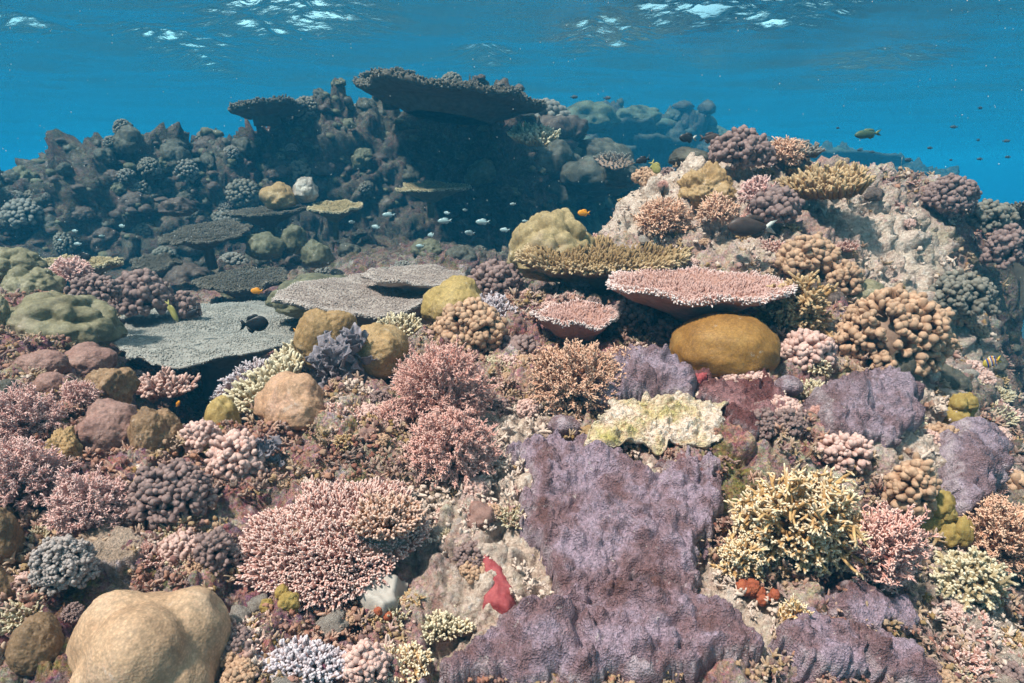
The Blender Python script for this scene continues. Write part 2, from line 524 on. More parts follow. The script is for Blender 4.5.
def reef_floor():
    az = np.linspace(R(-62), R(62), 860)
    rr = np.concatenate([np.exp(np.linspace(math.log(0.35), math.log(7.5), 640)), np.exp(np.linspace(math.log(7.53), math.log(21), 230)), np.exp(np.linspace(math.log(21.5), math.log(110), 40))])
    A, Rr = np.meshgrid(az, rr)
    x, y = (Rr * np.sin(A)).ravel(), (Rr * np.cos(A)).ravel()
    z = H(x, y)
    near = 1 - sstep(3.0, 9.0, y); far = sstep(5.0, 9.0, y)
    p = np.c_[x, y, z]
    wq = p + np.c_[fbm(p * 9, 2), fbm(p * 9 + 40, 2), p[:, 2] * 0] * 0.03
    dz = lumps(wq * 8, 3) * 0.055 + lumps(wq * 19, 5) * 0.024 + lumps(wq * 45, 9) * 0.010 + ridged(p * 4.5, 3) * 0.012 + fbm(p * 13, 4, 0.6) * 0.026 + np.abs(pnoise(p * 55)) * 0.008 + pnoise(p * 95) * 0.004 * near
    dz = (dz - dz[near > 0.5].mean()) * (1 + 0.35 * sstep(0.7, 1.6, x) * sstep(1.8, 2.4, y)) * (1 + 1.2 * far) + far * (lumps(wq * 2.2, 4) * 0.22 - 0.1)
    G = np.c_[x, y, z].reshape(len(rr), len(az), 3)
    nrm = np.cross(np.gradient(G, axis=1), np.gradient(G, axis=0)).reshape(-1, 3)
    nrm /= np.linalg.norm(nrm, axis=1)[:, None]
    q = np.c_[x, y, z] + nrm * (dz - 0.012)[:, None]
    # sideways noise breaks the smooth steep faces
    e = sstep(2, 6, y) * 0.05 + 0.012
    x0, y0 = x, y
    q[:, 0] += fbm(p * 6 + 9.1, 3) * e; q[:, 1] += fbm(p * 6 + 51.7, 3) * e
    # pale sandy rubble and bare limestone patches; shade painted dark on far hills, right edge and gully
    pale = pale_at(x, y)
    shade_tint = np.maximum(sstep(4.2, 6.0, y), np.maximum(sstep(1.5, 2.6, x) * 0.40, sstep(0.62, 0.72, x / np.maximum(y, .5)) * 0.8))  # dimmed far hills, greyer right slope, shaded drop-off at the right edge
    gully = np.exp(-(((x + 0.95) / 0.75) ** 4 + ((y - 3.0) / 0.75) ** 4))  # darkens the gully as if in the wide table's shade
    shade_tint = np.maximum(shade_tint, gully)
    mb = MB(); mb.add(q, grid_faces(len(rr), len(az)), tip=pale, rnd=shade_tint)
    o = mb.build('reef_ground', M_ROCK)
    o['kind'] = 'structure'
    # the reef under and behind the camera, coarser
    mb = MB()
    for A0, A1, na, R0, R1, nr in ((R(62), R(298), 200, 0.05, 110, 150), (R(-62), R(62), 110, 0.05, 0.35, 24)):
        a2 = np.linspace(A0, A1, na); r2 = np.exp(np.linspace(math.log(R0), math.log(R1), nr))
        A, Rr = np.meshgrid(a2, r2)
        x2, y2 = (Rr * np.sin(A)).ravel(), (Rr * np.cos(A)).ravel()
        p2 = np.c_[x2, y2, np.zeros(len(x2))]
        mb.add(np.c_[x2, y2, H(x2, y2) + lumps(p2 * 8, 3) * 0.05 - 0.045 + fbm(p2 * 13, 3) * 0.02], grid_faces(nr, na), rnd=0.3)
    o2 = mb.build('seabed', M_ROCK); o2['kind'] = 'structure'
    return o

WATER_Z = 3.3
def water_surface():
    xs = np.concatenate([np.linspace(-130, -18, 90), np.linspace(-17.8, 17.8, 420), np.linspace(18, 130, 90)])
    ys = np.concatenate([np.linspace(-14, 5, 60), np.linspace(5.1, 26, 420), np.linspace(26.3, 128, 100)])
    X, Y = np.meshgrid(xs, ys)
    x, y = X.ravel(), Y.ravel()
    p = np.c_[x * 0.32 + y * 0.10, y * 0.55 - x * 0.08, np.full(x.shape, 3.1)]
    patch = np.zeros(len(x))                                       # gusts: chop in some places, smooth swell elsewhere
    for px, py, rx, ry in [(300, 14, 1.6, 2.0), (250, 30, 1.0, 1.8), (175, 46, 1.0, 2.2), (608, 38, 1.0, 2.0), (700, 14, 1.7, 1.6), (790, 20, 1.1, 1.5), (485, 58, .6, 1.5), (20, 24, .7, 1.2), (205, 66, .5, 1.5), (880, 60, 1.4, 2.4)]:
        g = at(px, py, 1.0); g = g * (WATER_Z / g[2])
        patch = np.maximum(patch, np.exp(-((x - g[0]) / rx) ** 2 - ((y - g[1]) / ry) ** 2) * (0.5 if px == 880 else 1))
    z = fbm(p * 0.6, 2, 0.4) * 0.16 + patch * ((1 - np.abs(pnoise(p * 1.9 + 5)) * 1.6) * 0.15 + (1 - np.abs(pnoise(p * 3.4 + 8)) * 1.6) * 0.17 + (1 - np.abs(pnoise(p * 7 + 2)) * 1.6) * 0.075 + pnoise(p * 11) * 0.022) + pnoise(p * 2.6 + 3) * 0.030 + pnoise(p * 6.1) * 0.006
    mb = MB(); mb.add(np.c_[x, y, WATER_Z + z], grid_faces(len(ys), len(xs)))
    t = NT('water')
    mp = t.n('ShaderNodeMapping'); mp.inputs['Scale'].default_value = (1.0, 2.1, 1)
    mp.inputs['Rotation'].default_value = (0, 0, R(14))
    t.l(t.tc.outputs['Object'], mp.inputs['Vector'])
    def nz(s, d):
        x = t.n('ShaderNodeTexNoise'); x.inputs['Scale'].default_value = s; x.inputs['Detail'].default_value = d
        t.l(mp.outputs[0], x.inputs['Vector']); return x.outputs['Fac']
    b = t.bump(nz(5.5, 5), 1.0, 0.03)
    fr = t.n('ShaderNodeFresnel'); fr.inputs['IOR'].default_value = 1.33
    t.l(b, fr.inputs['Normal'])
    tr = t.n('ShaderNodeBsdfTransparent'); tr.inputs['Color'].default_value = (0.97, 1, 1, 1)
    gl = t.n('ShaderNodeBsdfGlossy'); gl.inputs['Roughness'].default_value = 0.22; gl.inputs['Color'].default_value = (0.95, 0.97, 1, 1)
    t.l(b, gl.inputs['Normal'])
    mx = t.n('ShaderNodeMixShader')
    t.l(fr.outputs[0], mx.inputs[0]); t.l(tr.outputs[0], mx.inputs[1]); t.l(gl.outputs[0], mx.inputs[2])
    t.l(mx.outputs[0], t.t.nodes['Material Output'].inputs['Surface'])
    o = mb.build('water_surface', t.m)
    o['kind'] = 'structure'

def haze():
    v = np.array([[x, y, z] for x in (-150, 150) for y in (-40, 135) for z in (-8, 4.6)], float)
    q = np.array([[0, 1, 3, 2], [4, 6, 7, 5], [0, 4, 5, 1], [2, 3, 7, 6], [0, 2, 6, 4], [1, 5, 7, 3]])
    mb = MB(); mb.add(v, q)
    m = bpy.data.materials.new('haze'); m.use_nodes = True
    nt = m.node_tree; nt.nodes.remove(nt.nodes['Principled BSDF'])
    pv = nt.nodes.new('ShaderNodeVolumePrincipled')
    D = 0.14
    ss = np.array([0.0007, 0.0082, 0.0150]); sa = np.array([0.052, 0.0160, 0.0078])
    C = ss / D
    Ab = (1 - sa / (D * (1 - C))) ** 2
    pv.inputs['Color'].default_value = (*C, 1)
    pv.inputs['Absorption Color'].default_value = (*Ab, 1)
    pv.inputs['Density'].default_value = D
    pv.inputs['Anisotropy'].default_value = 0.0
    nt.links.new(pv.outputs[0], nt.nodes['Material Output'].inputs['Volume'])
    o = mb.build('haze', m, smooth=False)
    o['kind'] = 'stuff'

reef_floor()
water_surface()
haze()

# ------------------------------------------------------------------ placing things
BOXES = []
def proj(p):
    p = np.atleast_2d(p)
    cp, sp = math.cos(PITCH), math.sin(PITCH)
    dep = p[:, 1] * cp - p[:, 2] * sp
    up = p[:, 1] * sp + p[:, 2] * cp
    return np.c_[CX + p[:, 0] / dep * FPX, CY - up / dep * FPX]

class Spot:
    def __init__(s, x0, y0, x1, y1, dy=0.35, Y=None, reserve=True, clamp=True, frac=0.22):
        cx, cyy = (x0 + x1) / 2, (y0 + y1) / 2
        if Y is None:
            g = ground(cx, min(y1, 690))
            w = (x1 - x0) * mpp(cx, y1, g[1])
            Y = g[1] + dy * w
        elif clamp and Y < 4.4:
            Y = min(Y, ground(cx, min(cyy + frac * (y1 - y0), 700))[1])
        s.Y = Y
        s.c = at(cx, cyy, Y)
        m = mpp(cx, cyy, Y)
        s.w, s.h = (x1 - x0) * m, (y1 - y0) * m
        s.base = at(cx, y1, Y)
        s.gz = float(H(s.c[0], s.c[1])[0])
        if reserve: BOXES.append((x0, y0, x1, y1, Y))

# ------------------------------------------------------------------ coral builders (local metres, z up)
def massive_mb(w, d, h, lobes=10, lobe=0.45, seed=0, rough=0.02, level=5, mb=None, squash=0.35, off=(0, 0, 0), grain=0.0, pits=0):
    """a boulder coral: the union of swellings on a dome, w x d wide, h high above its base"""
    r = np.random.default_rng(seed)
    v, f = ico(level)
    R0 = 0.80 if lobes else 1.0
    Rb = 0.70 if lobes > 24 else R0
    rad = np.full(len(v), R0)
    if lobes:
        c = unit(r.normal(size=(lobes, 3))); c[:, 2] = np.abs(c[:, 2]) * 0.9 - 0.1
        c = unit(c) * (R0 * (0.95 - lobe * 0.55))
        pr = lobe * r.uniform(0.75, 1.15, lobes)
        b = v @ c.T
        disc = b * b - (c * c).sum(1)[None] + pr[None] ** 2
        rs = np.where(disc > 0, b + np.sqrt(np.maximum(disc, 0)), 0)
        k = 60.0 if lobes > 24 else 38.0
        allr = np.concatenate([rs, np.full((len(v), 1), Rb)], 1)
        rad = np.log(np.exp(k * allr).sum(1)) / k
        rad = rad / np.percentile(rad, 97)
    if not lobes: rad = rad * (np.abs(v) ** 2.15).sum(1) ** (-1 / 2.15) * 0.98      # steeper sides than a ball
    p = v * 2.2 + seed * 3.7
    rad = rad * (1 + fbm(p, 3) * (rough * 4) + fbm(p * 5, 3) * rough + (pnoise(p * 14) * grain if grain else 0))
    for _ in range(pits):                      # dents and worm holes
        c = unit(r.normal(size=3) * np.array([1, 1, .6]) + np.array([0, -.7, .6]))
        wd = r.choice([0.035, 0.06, 0.12, 0.2])
        rad = rad - 1.8 * wd * r.uniform(0.25, 0.6) * np.exp(-((1 - v @ c) * 2) / wd ** 2)
    o = v * rad[:, None]
    lowz = o[:, 2] < 0
    o[:, 2] = np.where(lowz, o[:, 2] * squash, o[:, 2])
    o = o * np.array([w / 2, d / 2, h]) + np.array(off)
    mb = mb or MB()
    mb.add(o, tris=f, tip=np.clip(v[:, 2], 0, 1), rnd=r.random())
    return mb

def outline(n, seed, amp=0.12, freq=1.6):
    a = np.arange(n) / n * 2 * math.pi
    p = np.c_[np.cos(a) * freq, np.sin(a) * freq, np.full(n, seed * 7.1)]
    return 1 + fbm(p, 3) * amp * 1.6 + pnoise(p * 6) * amp * 0.18

def out_at(ol, ang):
    n = len(ol); t = (ang / (2 * math.pi)) % 1 * n
    i = np.floor(t).astype(int) % n; f = t - np.floor(t)
    return ol[i] * (1 - f) + ol[(i + 1) % n] * f

def plate_mb(Rx, Ry, cup=0.12, thick=0.02, under=0.3, seed=0, amp=0.1, foot=0.18, mb=None, nr=26, nt=120, wob=0.02, ol=None):
    """a table coral's plate: irregular outline, dished top, underside running down into the stalk"""
    ol = outline(nt, seed, amp) if ol is None else ol
    a = np.arange(nt) / nt * 2 * math.pi
    u = np.linspace(0.02, 1, nr)
    U, A = np.meshgrid(u, a, indexing='ij')
    O = np.broadcast_to(ol, U.shape)
    x, y = U * O * np.cos(A) * Rx, U * O * np.sin(A) * Ry
    p = np.c_[x.ravel() * 6, y.ravel() * 6, np.full(x.size, seed * 3.3)]
    wv = (fbm(p / max(Rx, .05) * 0.25, 3) * wob).reshape(x.shape) + (fbm(p * 3, 2) * wob * 0.12).reshape(x.shape)
    zt = cup * U ** 2 + wv
    uu = np.linspace(1, foot, nr)
    U2, A2 = np.meshgrid(uu, a, indexing='ij')
    x2, y2 = U2 * O * np.cos(A2) * Rx, U2 * O * np.sin(A2) * Ry
    w2 = wv[::-1]
    s = (1 - U2) / (1 - foot)
    zb = cup * U2 ** 2 + w2 - thick - under * s ** 1.7
    zb[0] = zt[-1] - thick * 0.6
    V = np.concatenate([np.c_[x.ravel(), y.ravel(), zt.ravel()], np.c_[x2.ravel(), y2.ravel(), zb.ravel()]])
    n = 2 * nr
    i = np.arange(n - 1)[:, None] * nt; j = np.arange(nt)[None]
    j2 = (j + 1) % nt
    Q = np.stack([i + j, i + nt + j, i + nt + j2, i + j2], -1).reshape(-1, 4)[:, ::-1]
    mb = mb or MB()
    tip = np.concatenate([np.clip((U.ravel() - 0.9) * 8, 0, 0.7), np.clip((U2.ravel() - 0.96) * 12, 0, .3)])
    mb.add(V, Q, tip=tip, rnd=0.6)
    return mb, ol

def plate_top(Rx, Ry, cup, ol, n, r, wob=0.0, edge=False, seed=0):
    u = np.sqrt(r.random(n)) if not edge else r.uniform(0.95, 1.0, n)
    a = r.random(n) * 2 * math.pi
    o = out_at(ol, a)
    p = np.c_[u * o * np.cos(a) * Rx, u * o * np.sin(a) * Ry, cup * u ** 2]
    q = np.c_[p[:, 0] * 6, p[:, 1] * 6, np.full(n, seed * 3.3)]
    p[:, 2] += fbm(q / max(Rx, .05) * 0.25, 3) * wob + fbm(q * 3, 2) * wob * 0.12
    out = np.c_[np.cos(a), np.sin(a), np.zeros(n)]
    return p, out, u

def table_coral(t, Rx, Ry, mat_p, mat_f, cup=0.03, thick=0.02, under=0.2, n=1500, fl=0.02, fr=0.004, seed=0, amp=0.1, foot=0.16, stalk=0.15, splay=0.7, wob=0.02, edge=0.35, seg=5, name='branchlets', inner=0.45):
    r = np.random.default_rng(seed + 100)
    mb, ol = plate_mb(Rx, Ry, cup, thick, under, seed, amp, foot, wob=wob)
    mb.build('plate', mat_p, t)
    if stalk > 0:
        sb = MB()
        fingers(sb, [[0, 0, -thick - under - stalk]], [[0, 0, 1]], stalk + under * 0.7, foot * max(Rx, Ry) * 1.15, seg=14, rings=8, prof='cyl', bend=0.05, r=r, tip1=0.0)
        sb.build('stalk', mat_p, t)
    if n:
        fb = MB()
        p, out, u = plate_top(Rx, Ry, cup, ol, n, r, wob, seed=seed)
        d = unit(np.array([0, 0, 1.0]) + out * (u[:, None] ** 2) * splay + r.normal(size=(n, 3)) * 0.22)
        pz = 1 + 0.55 * fbm(np.c_[p[:, 0], p[:, 1], np.full(n, seed * 1.7)] * 4.5 / max(Rx, .1), 3)
        keepf = r.random(n) < np.clip(pz * 1.1, 0.25, 1); p, d, out, u, pz = p[keepf], d[keepf], out[keepf], u[keepf], pz[keepf]; n = len(p)
        fingers(fb, p - d * fl * 0.2, d, fl * r.uniform(0.7, 1.25, n) * pz, fr * r.uniform(0.8, 1.25, n), seg=seg, rings=4, r=r, tip1=inner + (0.9 - inner) * u ** 6)
        ne = int(n * edge)
        if ne:
            p, out, u = plate_top(Rx, Ry, cup, ol, ne, r, wob, edge=True, seed=seed)
            p[:, 2] -= r.random(ne) * thick * 0.7
            d = unit(out + np.array([0, 0, 1.0]) * r.uniform(-0.1, 1.0, ne)[:, None] + r.normal(size=(ne, 3)) * 0.2)
            fingers(fb, p - d * fl * 0.3, d, fl * r.uniform(0.8, 1.3, ne), fr * r.uniform(0.85, 1.2, ne), seg=seg, rings=4, r=r)
        fb.build(name, mat_f, t)
    return t

def corymbose(t, Rx, Ry, hgt, mat_b, mat_f, n=420, fl=0.05, fr=0.006, seed=0, amp=0.18, splay=1.0, side=3, foot=0.3, seg=6, name='branches', lobe_notch=None):
    """finger acropora: hundreds of branches fanning up and out from a low base"""
    r = np.random.default_rng(seed + 300)
    ol = outline(90, seed, amp)
    mb, ol = plate_mb(Rx * 0.8, Ry * 0.8, -hgt * 0.5, 0.02, hgt * 0.7, seed, foot=foot, nr=14, nt=90, ol=ol)
    mb.build('base', mat_b, t)
    # blue-noise-like points
    P, m = [], 0
    cand = np.c_[np.sqrt(r.random(n * 12)), r.random(n * 12) * 2 * math.pi]
    o = out_at(ol, cand[:, 1])
    xy = np.c_[cand[:, 0] * o * np.cos(cand[:, 1]), cand[:, 0] * o * np.sin(cand[:, 1])]
    dmin = 1.45 / math.sqrt(n)
    cell = {}
    keep = []
    for i, (x, y) in enumerate(xy):
        k = (int(x / dmin + 100), int(y / dmin + 100))
        ok = True
        for a in (-1, 0, 1):
            for b in (-1, 0, 1):
                for j in cell.get((k[0] + a, k[1] + b), ()):
                    if (xy[j, 0] - x) ** 2 + (xy[j, 1] - y) ** 2 < dmin * dmin: ok = False
        if ok:
            cell.setdefault(k, []).append(i); keep.append(i)
        if len(keep) >= n: break
    keep = np.array(keep); u = cand[keep, 0]; a = cand[keep, 1]; k = len(keep)
    out = np.c_[np.cos(a), np.sin(a), np.zeros(k)]
    root = np.c_[xy[keep] * 0.8 * np.array([Rx, Ry]), -hgt * 0.5 * u ** 2 - fl * 0.2]
    d = unit(np.array([0, 0, 1.0]) + out * (u[:, None] ** 1.6) * splay + r.normal(size=(k, 3)) * 0.10)
    L = fl * r.uniform(0.7, 1.25, k) * (1 - 0.15 * u) * (1 + 0.45 * fbm(np.c_[xy[keep] * 2.2, np.full(k, seed * 1.9)], 2))
    ra = fr * r.uniform(0.85, 1.2, k)
    fb = MB()
    fingers(fb, root, d, L, ra, seg=seg + 1, rings=6, r=r, bend=0.12, rough=0.05)
    if side:
        idx = np.repeat(np.arange(k), side)
        tt = r.uniform(0.35, 0.85, len(idx))
        q = root[idx] + d[idx] * (L[idx] * tt)[:, None]
        sdv = unit(np.cross(d[idx], r.normal(size=(len(idx), 3))))
        dd = unit(d[idx] * 1.3 + sdv)
        fingers(fb, q, dd, L[idx] * r.uniform(0.16, 0.34, len(idx)), ra[idx] * 0.72, seg=5, rings=4, r=r, tip0=tt * 0.8, tip1=1.0)
    fb.build(name, mat_f, t)
    return t

def hemi(n, r, zmin=0.05):
    i = np.arange(n) + 0.5
    z = 1 - i / n * (1 - zmin)
    a = i * 2.39996 + r.random() * 6
    s = np.sqrt(1 - z * z)
    return np.c_[s * np.cos(a), s * np.sin(a), z] + r.normal(size=(n, 3)) * 0.08

def soft_coral(t, Rx, Ry, Rz, mat_s, mat_p, n1=60, n2=7, n3=6, seed=0, thin=0.0018, pl=0.016):
    """soft coral bush: stems that split into feathery tufts of polyps"""
    r = np.random.default_rng(seed + 500)
    S = np.array([Rx, Ry, Rz])
    d1 = unit(hemi(n1, r, -0.05))
    L1 = r.uniform(0.50, 0.75, n1) * (1 + fbm(d1 * 1.8 + seed * 2.7, 2) * 0.25)
    sb, pb = MB(), MB()
    e1 = d1 * L1[:, None] * S
    st = e1 * 0.10
    ln = np.linalg.norm(e1 - st, axis=1)
    fingers(sb, st, e1 - st, ln, thin * 2.6, seg=6, rings=5, prof='cyl', bend=0.10, r=r, tip1=0.3)
    sb.build('stems', mat_s, t)
    i2 = np.repeat(np.arange(n1), n2)
    m = len(i2)
    k = r.uniform(0.55, 1.0, m)
    p2 = st[i2] + (e1 - st)[i2] * k[:, None]
    d2 = unit(unit(e1)[i2] * 1.1 + r.normal(size=(m, 3)) * 0.42 + np.array([0, 0, 0.15]))
    L2 = np.maximum((1.04 - 0.65 * k) * np.linalg.norm(d2 * S, axis=1) * r.uniform(0.6, 1.05, m), pl * 1.5)
    e2 = fingers(pb, p2, d2, L2, thin * 1.2, seg=5, rings=4, prof='thin', bend=0.15, r=r, tip0=0.1, tip1=0.6)
    # each plume carries polyps all round its outer part, leaning outwards
    i3 = np.repeat(np.arange(m), n3); q = len(i3)
    k3 = r.uniform(0.15, 1.05, q)
    p3 = p2[i3] + (e2 - p2)[i3] * k3[:, None]
    sd3 = unit(np.cross(d2[i3], r.normal(size=(q, 3))))
    d3 = unit(d2[i3] * 0.95 + sd3 * 0.8)
    fingers(pb, p3, d3, pl * r.uniform(0.6, 1.15, q), thin * r.uniform(0.7, 1.05, q), seg=4, rings=3, prof='club', bend=0.25, r=r, tip0=0.35, tip1=1.0)
    pb.build('polyps', mat_p, t)
    return t

def staghorn(t, Rx, Ry, Rz, mat_b, mat_f, n1=60, seed=0, fr=0.005, depth=3, fan=3, spread=0.75, name='branches', kshort=0.55):
    """open branching coral: branches that fork again and again and end in pale tips"""
    r = np.random.default_rng(seed + 700)
    S = np.array([Rx, Ry, Rz])
    fb = MB()
    d = unit(hemi(n1, r, -0.1))
    p = d * S * 0.12
    L = np.linalg.norm(d * S, axis=1) * r.uniform(0.40, 0.55, n1) * (1 if depth < 4 else 0.92)
    ra = np.full(n1, fr)
    dd = unit(d * S)
    for g in range(depth):
        t0, t1 = g / depth * 0.8, (g + 1) / depth if g < depth - 1 else 1.0
        e = fingers(fb, p, dd, L, ra, seg=6 if g < 2 else 5, rings=5, prof='taper', bend=0.12, r=r, tip0=t0, tip1=t1, rough=0.06)
        if g == depth - 1: break
        idx = np.repeat(np.arange(len(p)), fan + 1)
        kk = r.uniform(0.5, 1.0, len(idx))
        p = p[idx] + (e - p)[idx] * kk[:, None]
        dd = unit(dd[idx] + r.normal(size=(len(idx), 3)) * spread)
        L = L[idx] * kshort * r.uniform(0.65, 1.2, len(idx))
        ra = ra[idx] * 0.78
    mbase = massive_mb(Rx * 0.9, Ry * 0.9, Rz * 0.35, 8, 0.4, seed, 0.05, level=4)
    mbase.build('base', mat_b, t)
    fb.build(name, mat_f, t)
    return t

def knobby(t, Rx, Ry, Rz, mat_b, mat_f, n=170, fr=0.011, fl=0.05, seed=0, twin=2, zmin=-0.1, name='branches'):
    """pocillopora: thick club-ended branches packed over a dome"""
    r = np.random.default_rng(seed + 900)
    S = np.array([Rx, Ry, Rz])
    d = unit(hemi(n, r, zmin))
    pos = d * S * (1 + fbm(d * 2.1 + seed * 3.3, 2) * 0.20)[:, None]
    nrm = unit(d / S + r.normal(size=(n, 3)) * 0.12 / S.mean())
    fb = MB()
    L = fl * r.uniform(0.7, 1.3, n)
    start = pos - nrm * L[:, None]
    fingers(fb, start, nrm + r.normal(size=(n, 3)) * 0.15, L, fr * r.uniform(0.6, 1.2, n), seg=8, rings=6, prof='club', bend=0.12, r=r, rough=0.05)
    if twin:
        idx = np.repeat(np.arange(n), twin); m = len(idx)
        sdv = unit(np.cross(nrm[idx], r.normal(size=(m, 3))))
        q = start[idx] + nrm[idx] * (L[idx] * r.uniform(0.35, 0.65, m))[:, None]
        fingers(fb, q, nrm[idx] * 0.8 + sdv * 0.75, L[idx] * r.uniform(0.4, 0.62, m), fr * r.uniform(0.6, 0.95, m), seg=7, rings=5, prof='club', r=r, tip0=0.45, tip1=1.0, rough=0.05)
    fb.build(name, mat_f, t)
    mbase = massive_mb(2 * Rx - 1.2 * fl, 2 * Ry - 1.2 * fl, max(Rz - 0.6 * fl, 0.01), 6, 0.4, seed, 0.03, level=4)
    mbase.build('base', mat_b, t)
    return t

def leafy(t, w, h, mat, n=12, seed=0, name='leaf'):
    """ruffled plates standing on edge"""
    r = np.random.default_rng(seed + 1100)
    for k in range(n):
        a0 = r.uniform(0, 2 * math.pi)
        c = np.array([r.uniform(-.5, .5) * w * 0.7, r.uniform(-.5, .3) * w * 0.5, r.uniform(-0.05, 0.62) * h])
        nu, nv = 48, 9
        u = np.linspace(-1, 1, nu); v = np.linspace(0, 1, nv)
        U, Vv = np.meshgrid(u, v, indexing='ij')
        ww, hh = w * r.uniform(0.12, 0.26), h * r.uniform(0.12, 0.24)
        curl = r.uniform(0.5, 1.4)
        ph = U * curl
        lx = np.sin(ph) / curl * ww * (0.5 + 0.6 * Vv)
        ly = (np.cos(ph) - 1) / curl * ww + Vv ** 1.5 * hh * 0.35 + np.sin(U * 8 + k) * Vv ** 2 * hh * 0.22 + np.sin(U * 19 + 2 * k) * Vv ** 3 * hh * 0.10
        lz = Vv * hh * (1 - 0.45 * U ** 2) * (1 + 0.10 * np.sin(U * 11 + k))
        X = c[0] + lx * math.cos(a0) - ly * math.sin(a0)
        Yy = c[1] + lx * math.sin(a0) + ly * math.cos(a0)
        P = np.stack([X, Yy, c[2] + lz], -1)
        du = np.gradient(P, axis=0); dv = np.gradient(P, axis=1)
        nn = unit(np.cross(du, dv)); th = 0.0025
        A, B = (P + nn * th * (1.2 - Vv[..., None])).reshape(-1, 3), (P - nn * th * (1.2 - Vv[..., None])).reshape(-1, 3)
        mb = MB()
        q = grid_faces(nu, nv)
        N = nu * nv
        rim = []
        edge = [i * nv for i in range(nu)] + [(nu - 1) * nv + j for j in range(1, nv)] + [i * nv + nv - 1 for i in range(nu - 2, -1, -1)] + [j for j in range(nv - 2, 0, -1)]
        for i in range(len(edge)):
            a, b = edge[i], edge[(i + 1) % len(edge)]
            rim.append((a, b, b + N, a + N))
        mb.add(np.concatenate([A, B]), np.concatenate([q, q[:, ::-1] + N, np.array(rim)]), tip=np.tile(Vv.ravel(), 2), rnd=r.random())
        mb.build(name, mat, t)
    return t

def dist_poly(q, poly):
    """signed distance to a polygon, positive inside"""
    n = len(poly); dmin = np.full(len(q), 1e9); ins = np.zeros(len(q), bool)
    for i in range(n):
        a, b = poly[i], poly[(i + 1) % n]
        ab = b - a; t = np.clip(((q - a) @ ab) / (ab @ ab), 0, 1)
        dmin = np.minimum(dmin, np.linalg.norm(q - (a + t[:, None] * ab), axis=1))
        c = ((a[1] > q[:, 1]) != (b[1] > q[:, 1]))
        with np.errstate(divide='ignore', invalid='ignore'):
            xx = (b[0] - a[0]) * (q[:, 1] - a[1]) / (b[1] - a[1]) + a[0]
        ins ^= c & (q[:, 0] < xx)
    return np.where(ins, dmin, -dmin)

def domes(q, seed=0):
    d1, d2, rv = worley(q, seed)
    return np.clip(1 - (d1 / (0.32 + 0.3 * rv)) ** 2, 0, 1) ** 0.8 * (0.3 + 0.7 * rv)

def crust_mb(pix, thick=0.02,  lump=0.03, freq=14, seed=0, step=0.0036, jag=0.035, raised=0.0, holes=1.0, reserve=True):
    """a sheet that follows the reef, with its own thickness, lumps and a lifted, broken rim"""
    g = np.array([ground(px, py) for px, py in pix])
    for px, py in [(sum(p[0] for p in pix) / len(pix), sum(p[1] for p in pix) / len(pix))]:
        xs = [p[0] for p in pix]; ys = [p[1] for p in pix]
        m = 6
        if reserve: BOXES.append((min(xs) + m, min(ys) + m, max(xs) - m, max(ys) - m, 0))
    poly = g[:, :2]
    lo, hi = poly.min(0) - 0.03, poly.max(0) + 0.03
    xs = np.arange(lo[0], hi[0], step); ys = np.arange(lo[1], hi[1], step * 1.2)
    X, Yy = np.meshgrid(xs, ys)
    q = np.c_[X.ravel(), Yy.ravel()]
    p3 = np.c_[q, np.full(len(q), seed * 5.1)]
    sdv = dist_poly(q, poly) + fbm(p3 * 9, 5, 0.62) * jag
    hz = H(q[:, 0], q[:, 1])
    t = sstep(-0.002, 0.04, sdv)
    bill = 1 - np.abs(pnoise(p3 * freq))
    big = sstep(0.0, 0.6, pnoise(p3 * freq * 0.45 + 7))
    sdv = sdv - holes * 0.055 * sstep(0.22, 0.75, pnoise(p3 * 5.5 + 3.3)) - holes * 0.02 * sstep(0.35, 0.8, pnoise(p3 * 12 + 8)); t = sstep(-0.002, 0.04, sdv)
    wp = p3 + np.c_[fbm(p3 * 11, 2), fbm(p3 * 11 + 30, 2), p3[:, 2] * 0] * 0.022
    d1, d2, rv = worley(wp * 12, seed)
    disp = thick * sstep(-0.004, 0.006, sdv) + raised * t - 0.025 * sstep(0.006, -0.012, sdv)
    disp = disp + t * 0.18 * lump * (1 - 1.8 * np.abs(pnoise(np.c_[q[:, 0] * 5 + q[:, 1] * 3, q[:, 1] * 15 - q[:, 0] * 6, np.full(len(q), seed)])))
    disp = disp + t * (lump * (0.25 * bill ** 2 + (0.25 + 0.75 * big) * domes(wp * 9, seed) + 0.55 * domes(wp * 19, seed + 2) + 0.30 * domes(wp * 42, seed + 3)) + domes(wp * 90, seed) * 0.004
                       + fbm(p3 * 30, 3) * 0.005 + np.abs(pnoise(p3 * 75)) * 0.004 + pnoise(p3 * 140) * 0.002)
    disp = disp + 0.006 * np.exp(-((sdv - 0.012) / 0.009) ** 2)
    P = np.c_[q, hz] + Hn(q[:, 0], q[:, 1]) * disp[:, None]
    keep = sdv > -0.014
    f = grid_faces(len(ys), len(xs))
    f = f[keep[f].all(1)]
    used = np.unique(f); mp = np.full(len(q), -1); mp[used] = np.arange(len(used))
    mb = MB()
    rimp = np.exp(-((sdv - 0.004) / 0.005) ** 2)
    mb.add(P[used], mp[f], tip=rimp[used], rnd=np.clip(0.5 + pnoise(p3 * 5)[used], 0, 1))
    return mb

